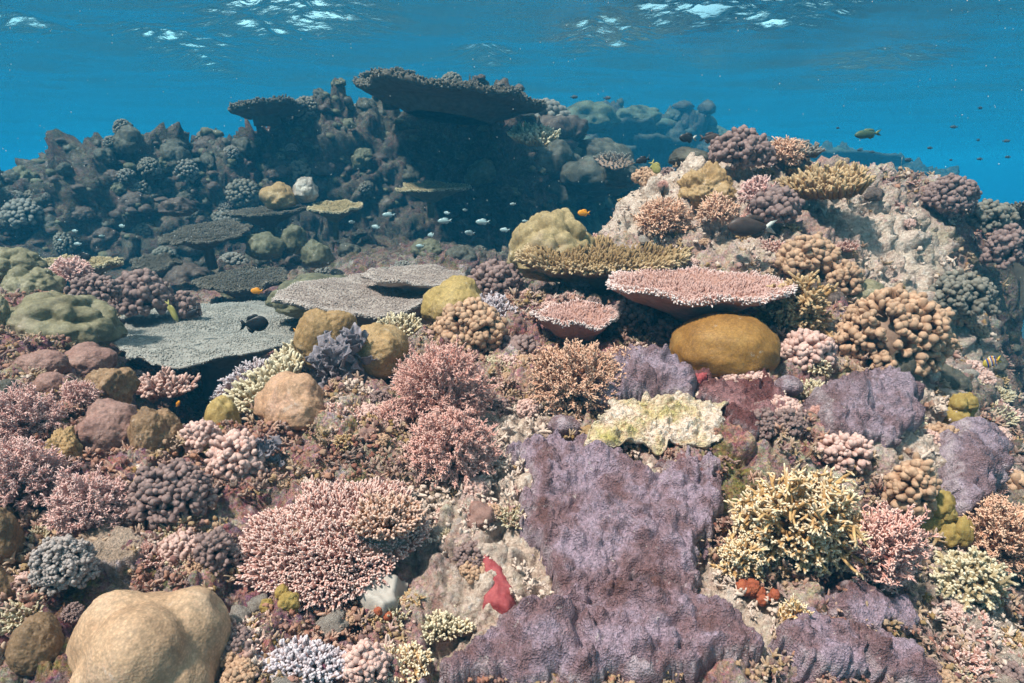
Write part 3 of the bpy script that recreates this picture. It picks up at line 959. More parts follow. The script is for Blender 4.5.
# ------------------------------------------------------------------ fish
def fish(name, label, px, py, Y, lpx, mats, heading=0.0, deep=0.45, pitch=0.0, group=None, fork=0.25, fins=True, yaw=0.0, eye=True, tall_fin=0.0, proto=None, scale_to=None):
    """body lofted along x (nose at +x), fins thin but solid; heading 0 = facing right, 180 = facing left"""
    L = lpx * mpp(px, py, Y)
    loc = at(px, py, Y)
    rot = Quaternion((0, 0, 1), R(heading + yaw)) @ Quaternion((0, 1, 0), R(-pitch))
    if proto is not None:
        root = proto.copy(); COL.objects.link(root)
        place(root, loc, rot, L / proto['span'])
        tag(root, label, proto['category'], group)
        for ch in proto.children:
            c = ch.copy(); COL.objects.link(c); c.parent = root
        return root
    t = thing(name, label, 'fish', loc, group, rot, L)
    t['span'] = 1.0
    n, m = 26, 16
    s = np.linspace(0, 1, n)
    top = deep * 0.5 * (np.sin(math.pi * np.clip(s, 0, 1) ** 0.72) ** 0.85 * 0.92 + 0.09 * sstep(0.6, 1, s) + 0.02)
    bot = deep * 0.5 * (np.sin(math.pi * np.clip(s, 0, 1) ** 0.80) ** 0.9 * 0.88 + 0.09 * sstep(0.6, 1, s) + 0.02)
    wid = 0.085 * (np.sin(math.pi * s ** 0.62) ** 0.9 + 0.05)
    x = 0.5 - s * 0.80
    a = np.arange(m) / m * 2 * math.pi
    ca, sa = np.cos(a), np.sin(a)
    z = np.where(sa[None] > 0, sa[None] * top[:, None], sa[None] * bot[:, None])
    V = np.stack([np.broadcast_to(x[:, None], z.shape), ca[None] * wid[:, None], z], -1).reshape(-1, 3)
    i = np.arange(n - 1)[:, None] * m; j = np.arange(m)[None]; j2 = (j + 1) % m
    mb = MB(); mb.add(V, np.stack([i + j, i + j2, i + m + j2, i + m + j], -1).reshape(-1, 4), tip=np.repeat(s, m))
    mb.build('body', mats[0], t)
    def fin(nm, pts, mt, th=0.010):
        pts = np.array(pts, float); k = len(pts)
        A = np.c_[pts[:, 0], np.full(k, th / 2), pts[:, 1]]; B = np.c_[pts[:, 0], np.full(k, -th / 2), pts[:, 1]]
        c = pts.mean(0)
        fb = MB()
        vv = np.concatenate([A, B, [[c[0], th, c[1]], [c[0], -th, c[1]]]])
        kk = np.arange(k); k2 = (kk + 1) % k
        tri = np.concatenate([np.c_[kk, k2, np.full(k, 2 * k)], np.c_[k2 + k, kk + k, np.full(k, 2 * k + 1)]])
        fb.add(vv, np.c_[kk, kk + k, k2 + k, k2], tri)
        fb.build(nm, mt, t, smooth=False)
    if fins:
        tw = deep * 0.34
        fin('tail_fin', [(-0.27, 0.035), (-0.36, tw * 0.75), (-0.5, tw), (-0.5 + fork * 0.45, tw * 0.35), (-0.5 + fork * 0.55, 0), (-0.5 + fork * 0.45, -tw * 0.35), (-0.5, -tw), (-0.36, -tw * 0.75), (-0.27, -0.035)], mats[-1])
        k0 = [(0.22, deep * 0.38), (0.10, deep * 0.58 + tall_fin * 0.3), (-0.05, deep * 0.57 + tall_fin), (-0.20, deep * 0.45 + tall_fin * 0.3), (-0.26, deep * 0.16), (-0.1, deep * 0.30)]
        fin('dorsal_fin', k0, mats[1 % len(mats)])
        fin('anal_fin', [(0.02, -deep * 0.40), (-0.08, -deep * 0.56), (-0.20, -deep * 0.44), (-0.26, -deep * 0.16), (-0.1, -deep * 0.28)], mats[1 % len(mats)])
    if eye:
        v, f = ico(2)
        for sg in (-1, 1):
            eb = MB(); eb.add(v * np.array([.028, .014, .028]) + np.array([0.36, sg * 0.060, deep * 0.10]), tris=f)
            eb.build('eye', m_flat('fish_eye', (0.01, 0.01, 0.012), rough=0.2, spec=0.5), t)
    return t

# ------------------------------------------------------------------ big rock masses of the hills behind
MASS = []
def rock_mass(box, Y, lobes, lobe, seed, depth=0.8, low=0.35, level=6, name='reef_hill', rough=0.05):
    s = Spot(*box, Y=Y, clamp=False, reserve=False)
    mb = massive_mb(s.w * 1.04, s.w * depth, s.h * (1 - low) * 1.04, lobes, lobe, seed, rough, level, squash=low / (1 - low))
    v = np.concatenate(mb.v) + s.c + np.array([0, 0, s.h * (low - 0.5)])
    d = unit(v - s.c)
    k = max(s.w, s.h) / 2.5
    v = v + d * (fbm(v * 2.6 / k, 4, 0.6) * 0.06 - 0.08 + lumps((v + 0.3 * fbm(v * 2, 2)[:, None] * k)[:, [0, 2, 1]] * 3.4 / k, seed) * 0.17 + lumps(v[:, [0, 2, 1]] * 8.5 / k, seed + 7) * 0.07 + fbm(v * 11 / k, 3, 0.6) * 0.035 + np.abs(pnoise(v * 24 / k)) * 0.02)[:, None] * k
    mb.v = [v]; mb.rnd = [np.full(len(v), 1.0)]; mb.tip = [np.zeros(len(v))]  # hills carry the painted dimness at full strength
    o = mb.build(name, M_ROCK); o['kind'] = 'structure'
    o.data.calc_loop_triangles()
    n = np.zeros(len(v) * 3, np.float32); o.data.vertices.foreach_get('normal', n)
    MASS.append((v, n.reshape(-1, 3)))

# ------------------------------------------------------------------ palette
MS_TAN = m_massive('tan_boulder', (0.40, 0.25, 0.15), (0.48, 0.32, 0.20), (0.52, 0.37, 0.255), 190, 9)
MS_BROWN = m_massive('golden_brown_boulder', (0.21, 0.10, 0.024), (0.30, 0.15, 0.036), (0.36, 0.20, 0.06), 200, 11)
MS_OLIVE = m_massive('olive_boulder', (0.30, 0.21, 0.075), (0.40, 0.28, 0.10), (0.44, 0.33, 0.15), 200, 10)
MS_CARAMEL = m_massive('caramel_boulder', (0.29, 0.175, 0.075), (0.39, 0.25, 0.115), (0.44, 0.31, 0.17), 190, 10)
MS_ROSE = m_massive('rosy_tan_boulder', (0.38, 0.21, 0.13), (0.46, 0.28, 0.17), (0.48, 0.30, 0.22), 190, 10)
MS_MAUVE = m_massive('mauve_boulder', (0.22, 0.115, 0.095), (0.29, 0.165, 0.135), (0.34, 0.215, 0.18), 180, 10)
MS_ROUGH = m_massive('speckled_brown_boulder', (0.17, 0.10, 0.055), (0.27, 0.165, 0.09), (0.36, 0.24, 0.15), 150, 14, spots=(0.6, 0.52, 0.42), bump=0.6)
MS_YELLOW = m_massive('yellow_grey_boulder', (0.15, 0.125, 0.07), (0.225, 0.195, 0.115), (0.28, 0.25, 0.165), 120, 8)
MS_BRAIN = m_massive('khaki_brain', (0.25, 0.18, 0.085), (0.36, 0.27, 0.135), (0.43, 0.34, 0.20), 150, 8)
MS_DARK = m_massive('dark_brown_boulder', (0.16, 0.095, 0.05), (0.215, 0.135, 0.075), (0.27, 0.18, 0.11), 190, 10)
MS_GREYROCK = m_massive('dead_coral_rock', (0.20, 0.15, 0.13), (0.42, 0.36, 0.31), (0.58, 0.53, 0.47), 90, 9, bump=0.9)
MS_PALE = m_massive('dimmed_boulder', (0.04, 0.038, 0.03), (0.085, 0.078, 0.06), (0.15, 0.14, 0.105), 60, 5)  # far corals: base colours darkened for the weaker light there
MS_DIMMED = m_massive('dimmed_olive_boulder', (0.075, 0.07, 0.045), (0.14, 0.13, 0.08), (0.20, 0.19, 0.125), 60, 5)
MS_FRED = m_massive('dimmed_brown_boulder', (0.045, 0.03, 0.025), (0.10, 0.07, 0.058), (0.16, 0.12, 0.10), 60, 5)

def m_crust(name, a, b, c, speck=(0.55, 0.47, 0.44), rim=(0.55, 0.45, 0.47)):
    t = NT(name)
    col = t.ramp(t.noise(9, 6, 0.62), [(0.32, a), (0.46, b), (0.58, c)])
    col = t.mix(0.7, col, t.ramp(t.noise(110, 6, 0.75), [(0.32, (0.16,) * 3), (0.64, (0.85, 0.82, 0.85))]), 'OVERLAY')
    col = t.mix(t.ramp(t.noise(28, 5, 0.7), [(0.60, 0), (0.70, 0.7)]), col, a)
    grit = t.ramp(t.noise(34, 6, 0.75, dist=0.4), [(0.64, 0), (0.69, 0.8)])
    col = t.mix(grit, col, speck)
    sp = t.ramp(t.voro(60), [(0.05, 1), (0.13, 0)])
    col = t.mix(t.math('MULTIPLY', sp, t.ramp(t.noise(16, 3), [(0.5, 0), (0.6, 1)])), col, speck)
    col = t.mix(t.math('MULTIPLY', t.attr('tip'), t.ramp(t.noise(40, 3), [(0.35, 0), (0.6, 0.8)])), col, rim)
    n = t.bump(t.voro(230), 0.9, 0.005)
    n = t.bump(t.noise(110, 6, 0.75), 0.7, 0.008, n)
    return t.finish(col, n, 0.55, 0.3)
MC_PURPLE = m_crust('purple_crust', (0.145, 0.07, 0.063), (0.215, 0.13, 0.14), (0.32, 0.235, 0.28))
MC_PURPLE_B = m_crust('grey_purple_crust', (0.145, 0.08, 0.078), (0.21, 0.135, 0.148), (0.31, 0.235, 0.275))
MC_YELLOW = m_crust('yellow_green_crust', (0.50, 0.42, 0.11), (0.62, 0.47, 0.27), (0.74, 0.58, 0.45), rim=(0.68, 0.58, 0.50), speck=(0.7, 0.6, 0.5))
MC_RED = m_crust('dark_red_crust', (0.085, 0.022, 0.02), (0.15, 0.055, 0.05), (0.27, 0.13, 0.125))
MC_GREY = m_crust('grey_blue_crust', (0.10, 0.08, 0.08), (0.20, 0.165, 0.165), (0.34, 0.30, 0.30))
MC_TAN = m_crust('mottled_tan_crust', (0.20, 0.135, 0.09), (0.28, 0.20, 0.14), (0.36, 0.27, 0.20), speck=(.6, .52, .44))

MB_PINK = m_branch('pink_branches', (0.44, 0.20, 0.155), (0.84, 0.62, 0.55), (0.62, 0.33, 0.27), 0.2, (0.8, 1.0))
MB_RUST = m_branch('rust_branches', (0.22, 0.09, 0.04), (0.72, 0.50, 0.40), (0.44, 0.20, 0.09), 0.2)
MB_PLATEP = m_branch('pink_plate_branchlets', (0.36, 0.18, 0.14), (0.90, 0.80, 0.76), (0.60, 0.37, 0.32), 0.2, (0.6, 1.0))
MB_TANT = m_branch('tan_plate_branchlets', (0.20, 0.115, 0.05), (0.62, 0.46, 0.28), (0.40, 0.26, 0.125), 0.2)
MB_CREAM = m_branch('cream_branches', (0.26, 0.18, 0.08), (0.74, 0.64, 0.46), (0.48, 0.36, 0.20), 0.2)
MB_BLUE = m_branch('lilac_branches', (0.24, 0.17, 0.17), (0.66, 0.58, 0.61), (0.42, 0.29, 0.28), 0.2)
MB_YELLOW = m_branch('golden_branches', (0.34, 0.17, 0.055), (0.88, 0.74, 0.54), (0.66, 0.41, 0.18), 0.25, (0.6, 1.0))
MB_POC = m_branch('brown_knobs', (0.13, 0.06, 0.035), (0.54, 0.34, 0.22), (0.31, 0.165, 0.095), 0.25)
MB_POCD = m_branch('dull_purple_knobs', (0.065, 0.035, 0.032), (0.30, 0.20, 0.18), (0.15, 0.09, 0.082), 0.25)
MB_POCP = m_branch('pink_knobs', (0.28, 0.12, 0.09), (0.66, 0.44, 0.38), (0.50, 0.27, 0.21), 0.2)
MB_FIN = m_branch('ochre_fingers', (0.20, 0.095, 0.03), (0.60, 0.42, 0.24), (0.38, 0.21, 0.08), 0.25)
MB_DIM = m_branch('dimmed_branchlets', (0.05, 0.042, 0.034), (0.24, 0.21, 0.17), (0.13, 0.11, 0.085), 0.25)  # far branchlets, darkened for the weak light
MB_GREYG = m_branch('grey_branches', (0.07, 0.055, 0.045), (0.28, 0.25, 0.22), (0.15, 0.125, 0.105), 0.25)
MB_GFADE = m_branch('pale_grey_branchlets', (0.23, 0.215, 0.19), (0.54, 0.52, 0.48), (0.37, 0.355, 0.325), 0.15)
MB_RFADE = m_branch('pinkish_grey_branchlets', (0.25, 0.19, 0.165), (0.66, 0.59, 0.55), (0.37, 0.30, 0.27), 0.15)
MF_GPLATE = m_flat('pale_grey_plate', (0.23, 0.205, 0.18), (0.35, 0.32, 0.285), 22, bump=0.8)
MF_RPLATE = m_flat('pinkish_grey_plate', (0.28, 0.22, 0.19), (0.40, 0.33, 0.29), 22, bump=0.8)
MS_PINK = m_branch('pink_polyps', (0.60, 0.26, 0.20), (0.90, 0.58, 0.50), (0.80, 0.40, 0.32), 0.22, (0.4, 1.0))
MS_SALMON = m_branch('brown_pink_polyps', (0.50, 0.24, 0.14), (0.84, 0.55, 0.40), (0.70, 0.38, 0.24), 0.22, (0.4, 1.0))
MS_LILACP = m_branch('pale_pink_polyps', (0.56, 0.27, 0.23), (0.88, 0.60, 0.54), (0.76, 0.42, 0.37), 0.22, (0.4, 1.0))
MB_GREYN = m_branch('grey_nubs', (0.12, 0.09, 0.08), (0.44, 0.37, 0.34), (0.26, 0.21, 0.19), 0.25)
MF_BASE = m_flat('dead_base', (0.20, 0.12, 0.085), (0.34, 0.23, 0.17), 40)
MF_PLATE = m_flat('pink_plate', (0.30, 0.15, 0.11), (0.44, 0.24, 0.19), 40)
MF_TPLATE = m_flat('tan_plate', (0.16, 0.10, 0.06), (0.26, 0.175, 0.10), 40)
MF_FPLATE = m_flat('shaded_plate', (0.06, 0.052, 0.042), (0.12, 0.105, 0.085), 22, bump=0.8)  # far plates: darkened for weak light and the tables' shaded undersides
MF_STEM = m_flat('soft_stem', (0.36, 0.20, 0.15), (0.46, 0.28, 0.22), 60)
MF_GREY = m_flat('grey_leaf', (0.17, 0.145, 0.16), (0.34, 0.30, 0.33), 50, bump=0.6)
MF_RED = m_flat('red_sponge', (0.24, 0.035, 0.04), (0.40, 0.10, 0.10), 60, 0.8, 0.6)
MF_ORANGE = m_flat('orange_sponge', (0.26, 0.06, 0.03), (0.40, 0.12, 0.055), 70, 0.8, 0.6)
MF_YSP = m_flat('mustard_sponge', (0.26, 0.165, 0.04), (0.38, 0.27, 0.09), 60, 0.8, 0.6)
MF_WHITE = m_flat('grey_white_sponge', (0.36, 0.31, 0.27), (0.48, 0.43, 0.38), 40, 0.7)

# ------------------------------------------------------------------ the hills behind
for k, (bx, Y, n, lb, kw) in enumerate([
    ((30, 136, 236, 310), 7.5, 22, 0.36, {}), ((-60, 172, 110, 320), 7.1, 16, 0.38, {}), ((150, 148, 290, 310), 7.7, 14, 0.4, {}),
    ((232, 126, 340, 300), 7.9, 12, 0.42, {}), ((285, 108, 372, 300), 8.0, 14, 0.4, {}), ((290, 94, 450, 310), 8.2, 14, 0.4, {}), ((400, 90, 556, 310), 8.2, 12, 0.4, {}), ((490, 124, 610, 290), 8.8, 12, 0.42, {}),
    ((540, 106, 660, 230), 19.5, 14, 0.4, {}), ((620, 110, 720, 230), 20.5, 12, 0.4, {}), ((680, 128, 790, 240), 21.5, 10, 0.4, {}), ((500, 150, 620, 240), 16.0, 12, 0.4, {}),
    ((760, 148, 900, 230), 26.0, 8, 0.35, dict(depth=0.6)), ((850, 160, 968, 240), 25.0, 8, 0.35, dict(depth=0.6))]):
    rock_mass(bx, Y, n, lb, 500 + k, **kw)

# ------------------------------------------------------------------ boulder corals
def boulder(box, mat, label, lobes=10, lobe=0.42, seed=1, dy=0.35, Y=None, depth=1.0, name='boulder_coral', cat='coral', rough=0.018, level=6, group=None, lean=(0, 0, 1), low=0.5, grain=0.0, spin=0.0, pits=5):
    """box = pixel frame of what shows; the coral's base sinks into the reef by the part 'low' of its height"""
    s = Spot(*box, dy=dy, Y=Y, frac=0.06)
    mb = massive_mb(s.w * 1.04, s.w * depth, s.h * (1 - low) * 1.04, lobes, lobe, seed, rough, level, grain=grain, pits=pits, squash=low / max(1 - low, .05) * 0.95)
    o = mb.build(name, mat)
    c = s.c + np.array([0, 0, s.h * (low - 0.5)])
    place(o, c, tilt(lean, spin))
    return tag(o, label, cat, group)

boulder((70, 577, 232, 740), MS_TAN, 'big smooth tan boulder coral at the bottom edge, bottom left', 7, 0.5, 11, Y=1.22, low=0.42, rough=0.007)
boulder((672, 313, 776, 380), MS_BROWN, 'smooth golden brown dome coral under the pink plate coral', 0, 0, 12, low=0.42, depth=0.95, rough=0.012, level=5)
boulder((668, 335, 692, 378), MS_BROWN, 'thin brown lobe tucked against the left side of the golden dome', 0, 0, 13, Y=2.34, low=0.4, level=4)
boulder((508, 211, 597, 286), MS_BRAIN, 'khaki knobbly dome coral rising behind the tan plate coral', 150, 0.15, 14, Y=3.15, low=0.3)
boulder((417, 272, 496, 330), MS_OLIVE, 'olive dome coral sloping down to the left, beside the layered grey plates', 3, 0.6, 15, Y=2.75, low=0.35, lean=(-.25, -.1, 1))
boulder((289, 306, 358, 378), MS_CARAMEL, 'olive brown coral lobe leaning left beside the grey ruffled coral', 3, 0.6, 16, Y=2.42, low=0.4, lean=(.35, -.1, 1))
boulder((341, 315, 412, 390), MS_CARAMEL, 'lumpy caramel coral boulder right of the grey ruffled coral', 6, 0.5, 17, Y=2.18, low=0.48, lean=(-.3, -.2, 1))
boulder((254, 371, 337, 442), MS_ROSE, 'rosy tan coral boulder with a bulging top, above the pink finger coral', 5, 0.55, 18, Y=1.92, low=0.42)
boulder((206, 396, 239, 446), MS_OLIVE, 'small olive dome left of the rosy tan boulder', 0, 0, 19, Y=1.98, low=0.4, level=5)
boulder((75, 398, 142, 472), MS_MAUVE, 'smooth mauve coral boulder among brown ones, left side', 5, 0.55, 20, Y=1.75, low=0.45, lean=(0, -.2, 1))
boulder((130, 400, 188, 478), MS_ROUGH, 'speckled brown pointed coral boulder right of the mauve one', 2, 0.6, 21, Y=1.82, low=0.45, rough=0.03)
boulder((88, 362, 136, 418), MS_ROUGH, 'speckled brown coral lump behind the mauve boulder', 5, 0.5, 22, Y=1.98, low=0.45, rough=0.03)
boulder((20, 347, 70, 385), MS_MAUVE, 'left of two mauve coral heads below the yellow-grey brain coral', 4, 0.5, 23, Y=2.18, low=0.45)
boulder((62, 343, 117, 384), MS_MAUVE, 'right of two mauve coral heads below the yellow-grey brain coral', 5, 0.5, 24, Y=2.22, low=0.45)
boulder((36, 372, 66, 398), MS_MAUVE, 'small mauve knob in front of the two mauve coral heads', 0, 0, 25, Y=2.02, low=0.45, level=5)
boulder((-12, 380, 28, 430), MS_PALE, 'grey brown coral lump at the left edge behind pink soft coral', 5, 0.5, 26, Y=2.0, low=0.45)
boulder((1, 292, 117, 366), MS_YELLOW, 'large yellow-grey brain coral with cobbled bumps, left side', 130, 0.17, 27, Y=2.62, low=0.4, depth=0.9)
boulder((4, 266, 62, 312), MS_YELLOW, 'yellow-grey cobbled coral head behind the large brain coral', 80, 0.2, 28, Y=3.0, low=0.4)
boulder((-24, 247, 42, 290), MS_YELLOW, 'yellow-grey coral head at the left edge, highest of its cluster', 60, 0.22, 29, Y=3.4, low=0.4)
boulder((-14, 296, 14, 350), MS_YELLOW, 'yellow-grey coral lump cut by the left edge', 50, 0.22, 30, Y=2.9, low=0.4)
boulder((-30, 500, 24, 580), MS_DARK, 'dark brown smooth coral mound at the left edge, upper of two', 4, 0.5, 31, Y=1.36, low=0.45)
boulder((-34, 560, 20, 640), MS_DARK, 'dark brown smooth coral mound at the left edge, lower of two', 4, 0.5, 32, Y=1.26, low=0.45)
boulder((5, 611, 66, 683), MS_DARK, 'rounded dark brown coral ball near the bottom left corner', 4, 0.55, 33, Y=1.14, low=0.45)
boulder((45, 425, 82, 480), MS_CARAMEL, 'ochre rock lump between pink soft corals', 6, 0.45, 34, Y=1.78, low=0.45, rough=0.05)
boulder((272, 274, 368, 322), MS_DIMMED, 'pale yellow-green domed coral under the layered grey plates', 110, 0.16, 35, Y=3.62, low=0.4)
boulder((664, 146, 716, 170), MS_PALE, 'small dome coral on top of the white rock ridge', 4, 0.5, 36, Y=3.85, low=0.4)
boulder((838, 278, 890, 312), MS_YELLOW, 'lumpy lemon yellow coral behind the brown knobby coral', 14, 0.36, 37, Y=2.78, low=0.4)
boulder((676, 165, 738, 218), MS_CARAMEL, 'wrinkled brown coral cushion on the white rock ridge', 26, 0.3, 38, Y=3.38, low=0.4, rough=0.05)
# encrusted rock and purple boulders
boulder((772, 372, 806, 398), MC_PURPLE_B, 'small purple knob beside the golden brown dome', 3, 0.5, 44, low=0.4, level=5, name='purple_coral')
boulder((548, 412, 586, 440), MC_PURPLE_B, 'small purple knob on pale rock left of the yellow-green ledge', 4, 0.5, 45, low=0.4, level=5, name='purple_coral')
boulder((612, 640, 664, 690), MC_PURPLE_B, 'round purple knob ringed by a crack, bottom centre', 0, 0, 46, low=0.5, level=5, name='purple_coral', Y=1.16)

s = Spot(588, 390, 722, 458, Y=1.92)
s.c = s.c + np.array([0, 0, 0.012])
ledge = thing('crusted_ledge', 'yellow-green and cream crusted ledge jutting above the purple sheet coral', 'coral', s.c, rot=tilt((0.12, -0.5, 1)))
mb, _ = plate_mb(s.w * 0.52, s.h * 0.62, -0.01, 0.010, 0.07, 51, 0.30, 0.3, nr=60, nt=260, wob=0.0)
v = np.concatenate(mb.v); q = v * 14
v[:, 2] += np.abs(fbm(q, 4, 0.6)) * 0.028 + pnoise(v * 70) * 0.006
v[:, :2] += np.c_[fbm(q + 5, 3), fbm(q + 19, 3)] * 0.008
mb.v = [v]
mb.build('crust', MC_YELLOW, ledge)

# ------------------------------------------------------------------ plate corals
def table(box, Y, label, mat_p, mat_f, ry=1.0, lean=(0, -0.1, 1), group=None, cat='coral', name='table_coral', **kw):
    s = Spot(*box, Y=Y, clamp=False)
    t = thing(name, label, cat, s.c, group, tilt(lean))
    table_coral(t, s.w / 2, s.w / 2 * ry, mat_p, mat_f, **kw)
    return t
table((601, 266, 799, 318), 2.42, 'pink plate coral with a pale rim, balanced over the golden brown dome', MF_PLATE, MB_PLATEP, 0.85, (0.02, -0.03, 1), cup=0.035, under=0.085, thick=0.016, n=3400, fl=0.015, fr=0.0038, inner=0.6, seed=1, amp=0.05, foot=0.22, stalk=0.05, edge=0.5)
table((528, 306, 622, 346), 2.38, 'small pink dished plate coral with a white rim', MF_PLATE, MB_PLATEP, 0.9, (0.05, -0.04, 1), cup=0.045, under=0.05, thick=0.012, n=1500, fl=0.012, fr=0.0032, inner=0.6, seed=2, amp=0.08, foot=0.3, stalk=0.08, edge=0.6)
table((520, 240, 692, 278), 2.95, 'tan plate coral thick with stubby branchlets, in front of the khaki dome', MF_TPLATE, MB_TANT, 0.8, (0.05, -0.10, 1), cup=0.02, under=0.12, thick=0.03, n=1500, fl=0.035, fr=0.0068, seed=3, amp=0.12, foot=0.3, stalk=0.2, edge=0.5, splay=1.0)
table((114, 296, 336, 358), 3.5, 'wide pale grey table coral spread over the dark gully, left of centre', MF_GPLATE, MB_GFADE, 1.0, (0.03, -0.055, 1), cup=0.02, under=0.16, thick=0.016, n=9000, fl=0.006, fr=0.0042, seed=4, amp=0.12, foot=0.2, stalk=0.2, edge=0.3, wob=0.03, seg=4)
table((268, 274, 472, 312), 3.15, 'lower of two layered grey plate corals, with a white rim', MF_RPLATE, MB_RFADE, 0.7, (0.10, -0.04, 1), cup=0.01, under=0.12, thick=0.02, n=4600, fl=0.006, fr=0.0038, seed=5, amp=0.12, foot=0.3, stalk=0.2, edge=0.5, seg=4)
table((366, 264, 470, 288), 3.35, 'upper of two layered grey plate corals', MF_RPLATE, MB_RFADE, 0.9, (0.06, -0.05, 1), cup=0.01, under=0.06, thick=0.016, n=2200, fl=0.006, fr=0.0038, seed=6, amp=0.12, foot=0.3, stalk=0.15, edge=0.4, seg=4)
for k, (bx, Y, lb, lean) in enumerate([
    ((198, 264, 288, 298), 4.5, 'grey finely branched table coral behind the wide pale table', (0, -.12, 1)),
    ((158, 220, 248, 250), 5.2, 'oval faded table coral tilted at the foot of the dark hill', (-.1, -.22, 1)),
    ((133, 252, 180, 276), 5.0, 'small faded table coral left of the oval one', (0, -.18, 1)),
    ((38, 254, 120, 276), 4.3, 'flat brown plate coral behind the yellow-grey coral heads', (0.05, -.02, 1)),
    ((228, 204, 308, 222), 5.9, 'thin rust brown plate coral below the cave, left', (-.05, -.08, 1)),
    ((308, 199, 358, 218), 5.9, 'pale yellow plate coral below the cave', (0, -.2, 1)),
    ((398, 178, 462, 200), 6.6, 'khaki plate coral inside the dark cave', (0, -.15, 1))]):
    yl = 'yellow' in lb or 'khaki' in lb
    table(bx, Y, lb, MS_DIMMED if yl else MF_FPLATE, MB_CREAM if yl else MB_DIM, 0.9, lean, cup=0.02, under=0.10, thick=0.02, n=1600, fl=0.012, fr=0.006, seed=10 + k, amp=0.2, foot=0.10, stalk=0.15, edge=0.35, seg=4)
# the big tables on top of the hill behind
table((338, 70, 560, 122), 6.8, 'huge dark table coral roofing the cave on the hill', MF_FPLATE, MB_DIM, 0.8, (0.13, 0.01, 1), cup=0.02, under=0.14, thick=0.06, n=2600, fl=0.03, fr=0.012, seed=21, amp=0.08, foot=0.45, stalk=0, edge=0.4, wob=0.06, seg=4)
table((226, 92, 304, 122), 7.5, 'dark table coral jutting left from the hill', MF_FPLATE, MB_DIM, 0.9, (-0.10, 0.0, 1), cup=0.02, under=0.08, thick=0.05, n=900, fl=0.03, fr=0.012, seed=22, amp=0.16, foot=0.3, stalk=0.05, edge=0.4, wob=0.03, seg=4)
table((362, 68, 414, 88), 7.6, 'small table coral at the very top of the hill', MF_FPLATE, MB_DIM, 0.9, (-0.1, 0.05, 1), cup=0.03, under=0.12, thick=0.04, n=500, fl=0.03, fr=0.012, seed=23, amp=0.1, foot=0.3, stalk=0.15, edge=0.4, seg=4)
for k, (bx, Y, lb) in enumerate([
    ((560, 134, 640, 160), 16.5, 'hazy flat table coral on the far hill, lowest of three ledges'),
    ((590, 110, 660, 134), 18.5, 'hazy flat table coral on the far hill, uppermost of three ledges'),
    ((625, 128, 690, 150), 18.0, 'hazy flat table coral on the far hill, rightmost of three ledges'),
    ((800, 140, 915, 172), 23.0, 'wide hazy table coral far behind the ridge, upper of two'),
    ((840, 158, 965, 190), 21.0, 'wide hazy table coral far behind the ridge, lower of two')]):
    table(bx, Y, lb, MF_FPLATE, MB_DIM, 0.9, (0.1, -0.03, 1), cup=0.05, under=0.6, thick=0.12, n=0, seed=30 + k, amp=0.14, foot=0.4, stalk=0.5, edge=0.3, wob=0.1, seg=4)
table((988, 196, 1060, 222), 4.2, 'dark table coral cut by the right edge', MF_FPLATE, MB_DIM, 0.9, (-0.1, 0.1, 1), cup=0.02, under=0.25, thick=0.04, n=700, fl=0.018, fr=0.008, seed=41, amp=0.1, foot=0.4, stalk=0.3, seg=4)

# ------------------------------------------------------------------ finger corals
def acro(box, label, mat_b, mat_f, Y=None, lean=(0, -0.45, 0.9), dy=0.2, name='finger_coral', group=None, aspect=None, **kw):
    s = Spot(*box, Y=Y, dy=dy)
    n = unit(np.array(lean, float)); v = unit(s.c)
    cs = max(-(n @ v), 0.15)
    fl = kw.get('fl', 0.05)
    Ry = aspect * s.w / 2 if aspect else max((s.h - fl * 0.9) / 2 / cs, s.w * 0.2)
    t = thing(name, label, 'coral', s.c - n * fl * 0.4, group, tilt(lean))
    corymbose(t, s.w / 2 * 0.94, Ry, kw.pop('hgt', s.w * 0.12), mat_b, mat_f, **kw)
    return t
acro((222, 460, 440, 600), 'large pink finger coral with pale tips, lower left of centre', MF_BASE, MB_PINK, lean=(0.02, -0.5, 0.9), n=1800, fl=0.040, fr=0.0035, seed=1, amp=0.20, splay=0.9, side=3, Y=1.5)
acro((352, 488, 424, 540), 'rust brown patch of finger coral at the right of the pink one', MF_BASE, MB_RUST, lean=(0.2, -0.45, 0.9), n=190, fl=0.045, fr=0.0045, seed=3, amp=0.12, splay=0.8, side=3, Y=1.38)
acro((232, 352, 292, 408), 'cream finger coral beside the rosy tan boulder', MF_BASE, MB_CREAM, lean=(-0.3, -0.35, 0.9), n=150, fl=0.055, fr=0.0075, seed=4, splay=1.0, side=2, Y=2.15)
acro((270, 338, 308, 368), 'cream finger coral tuft above the larger cream one', MF_BASE, MB_CREAM, lean=(-0.3, -0.2, 0.9), n=70, fl=0.055, fr=0.0075, seed=5, splay=1.0, side=2, Y=2.42)
acro((219, 360, 256, 396), 'lilac tipped finger coral left of the cream one', MF_BASE, MB_BLUE, lean=(-0.3, -0.3, 0.9), n=110, fl=0.04, fr=0.005, seed=6, splay=1.0, side=3, Y=2.3)
acro((372, 306, 420, 336), 'yellow-green finger coral behind the caramel boulder', MF_BASE, MB_CREAM, lean=(0, -0.2, 0.9), n=80, fl=0.05, fr=0.006, seed=7, splay=1.1, side=3, Y=2.55)
acro((468, 288, 520, 324), 'lilac finger coral beside the olive dome', MF_BASE, MB_BLUE, lean=(0.1, -0.4, 0.9), n=130, fl=0.04, fr=0.005, seed=8, splay=1.0, side=3, Y=2.5)
acro((788, 152, 868, 200), 'ochre fan of finger coral on the crest of the ridge', MF_TPLATE, MB_FIN, lean=(-0.15, -0.12, 1), n=330, fl=0.09, fr=0.0095, seed=9, splay=0.75, side=2, Y=3.2, aspect=0.8, hgt=0.05)
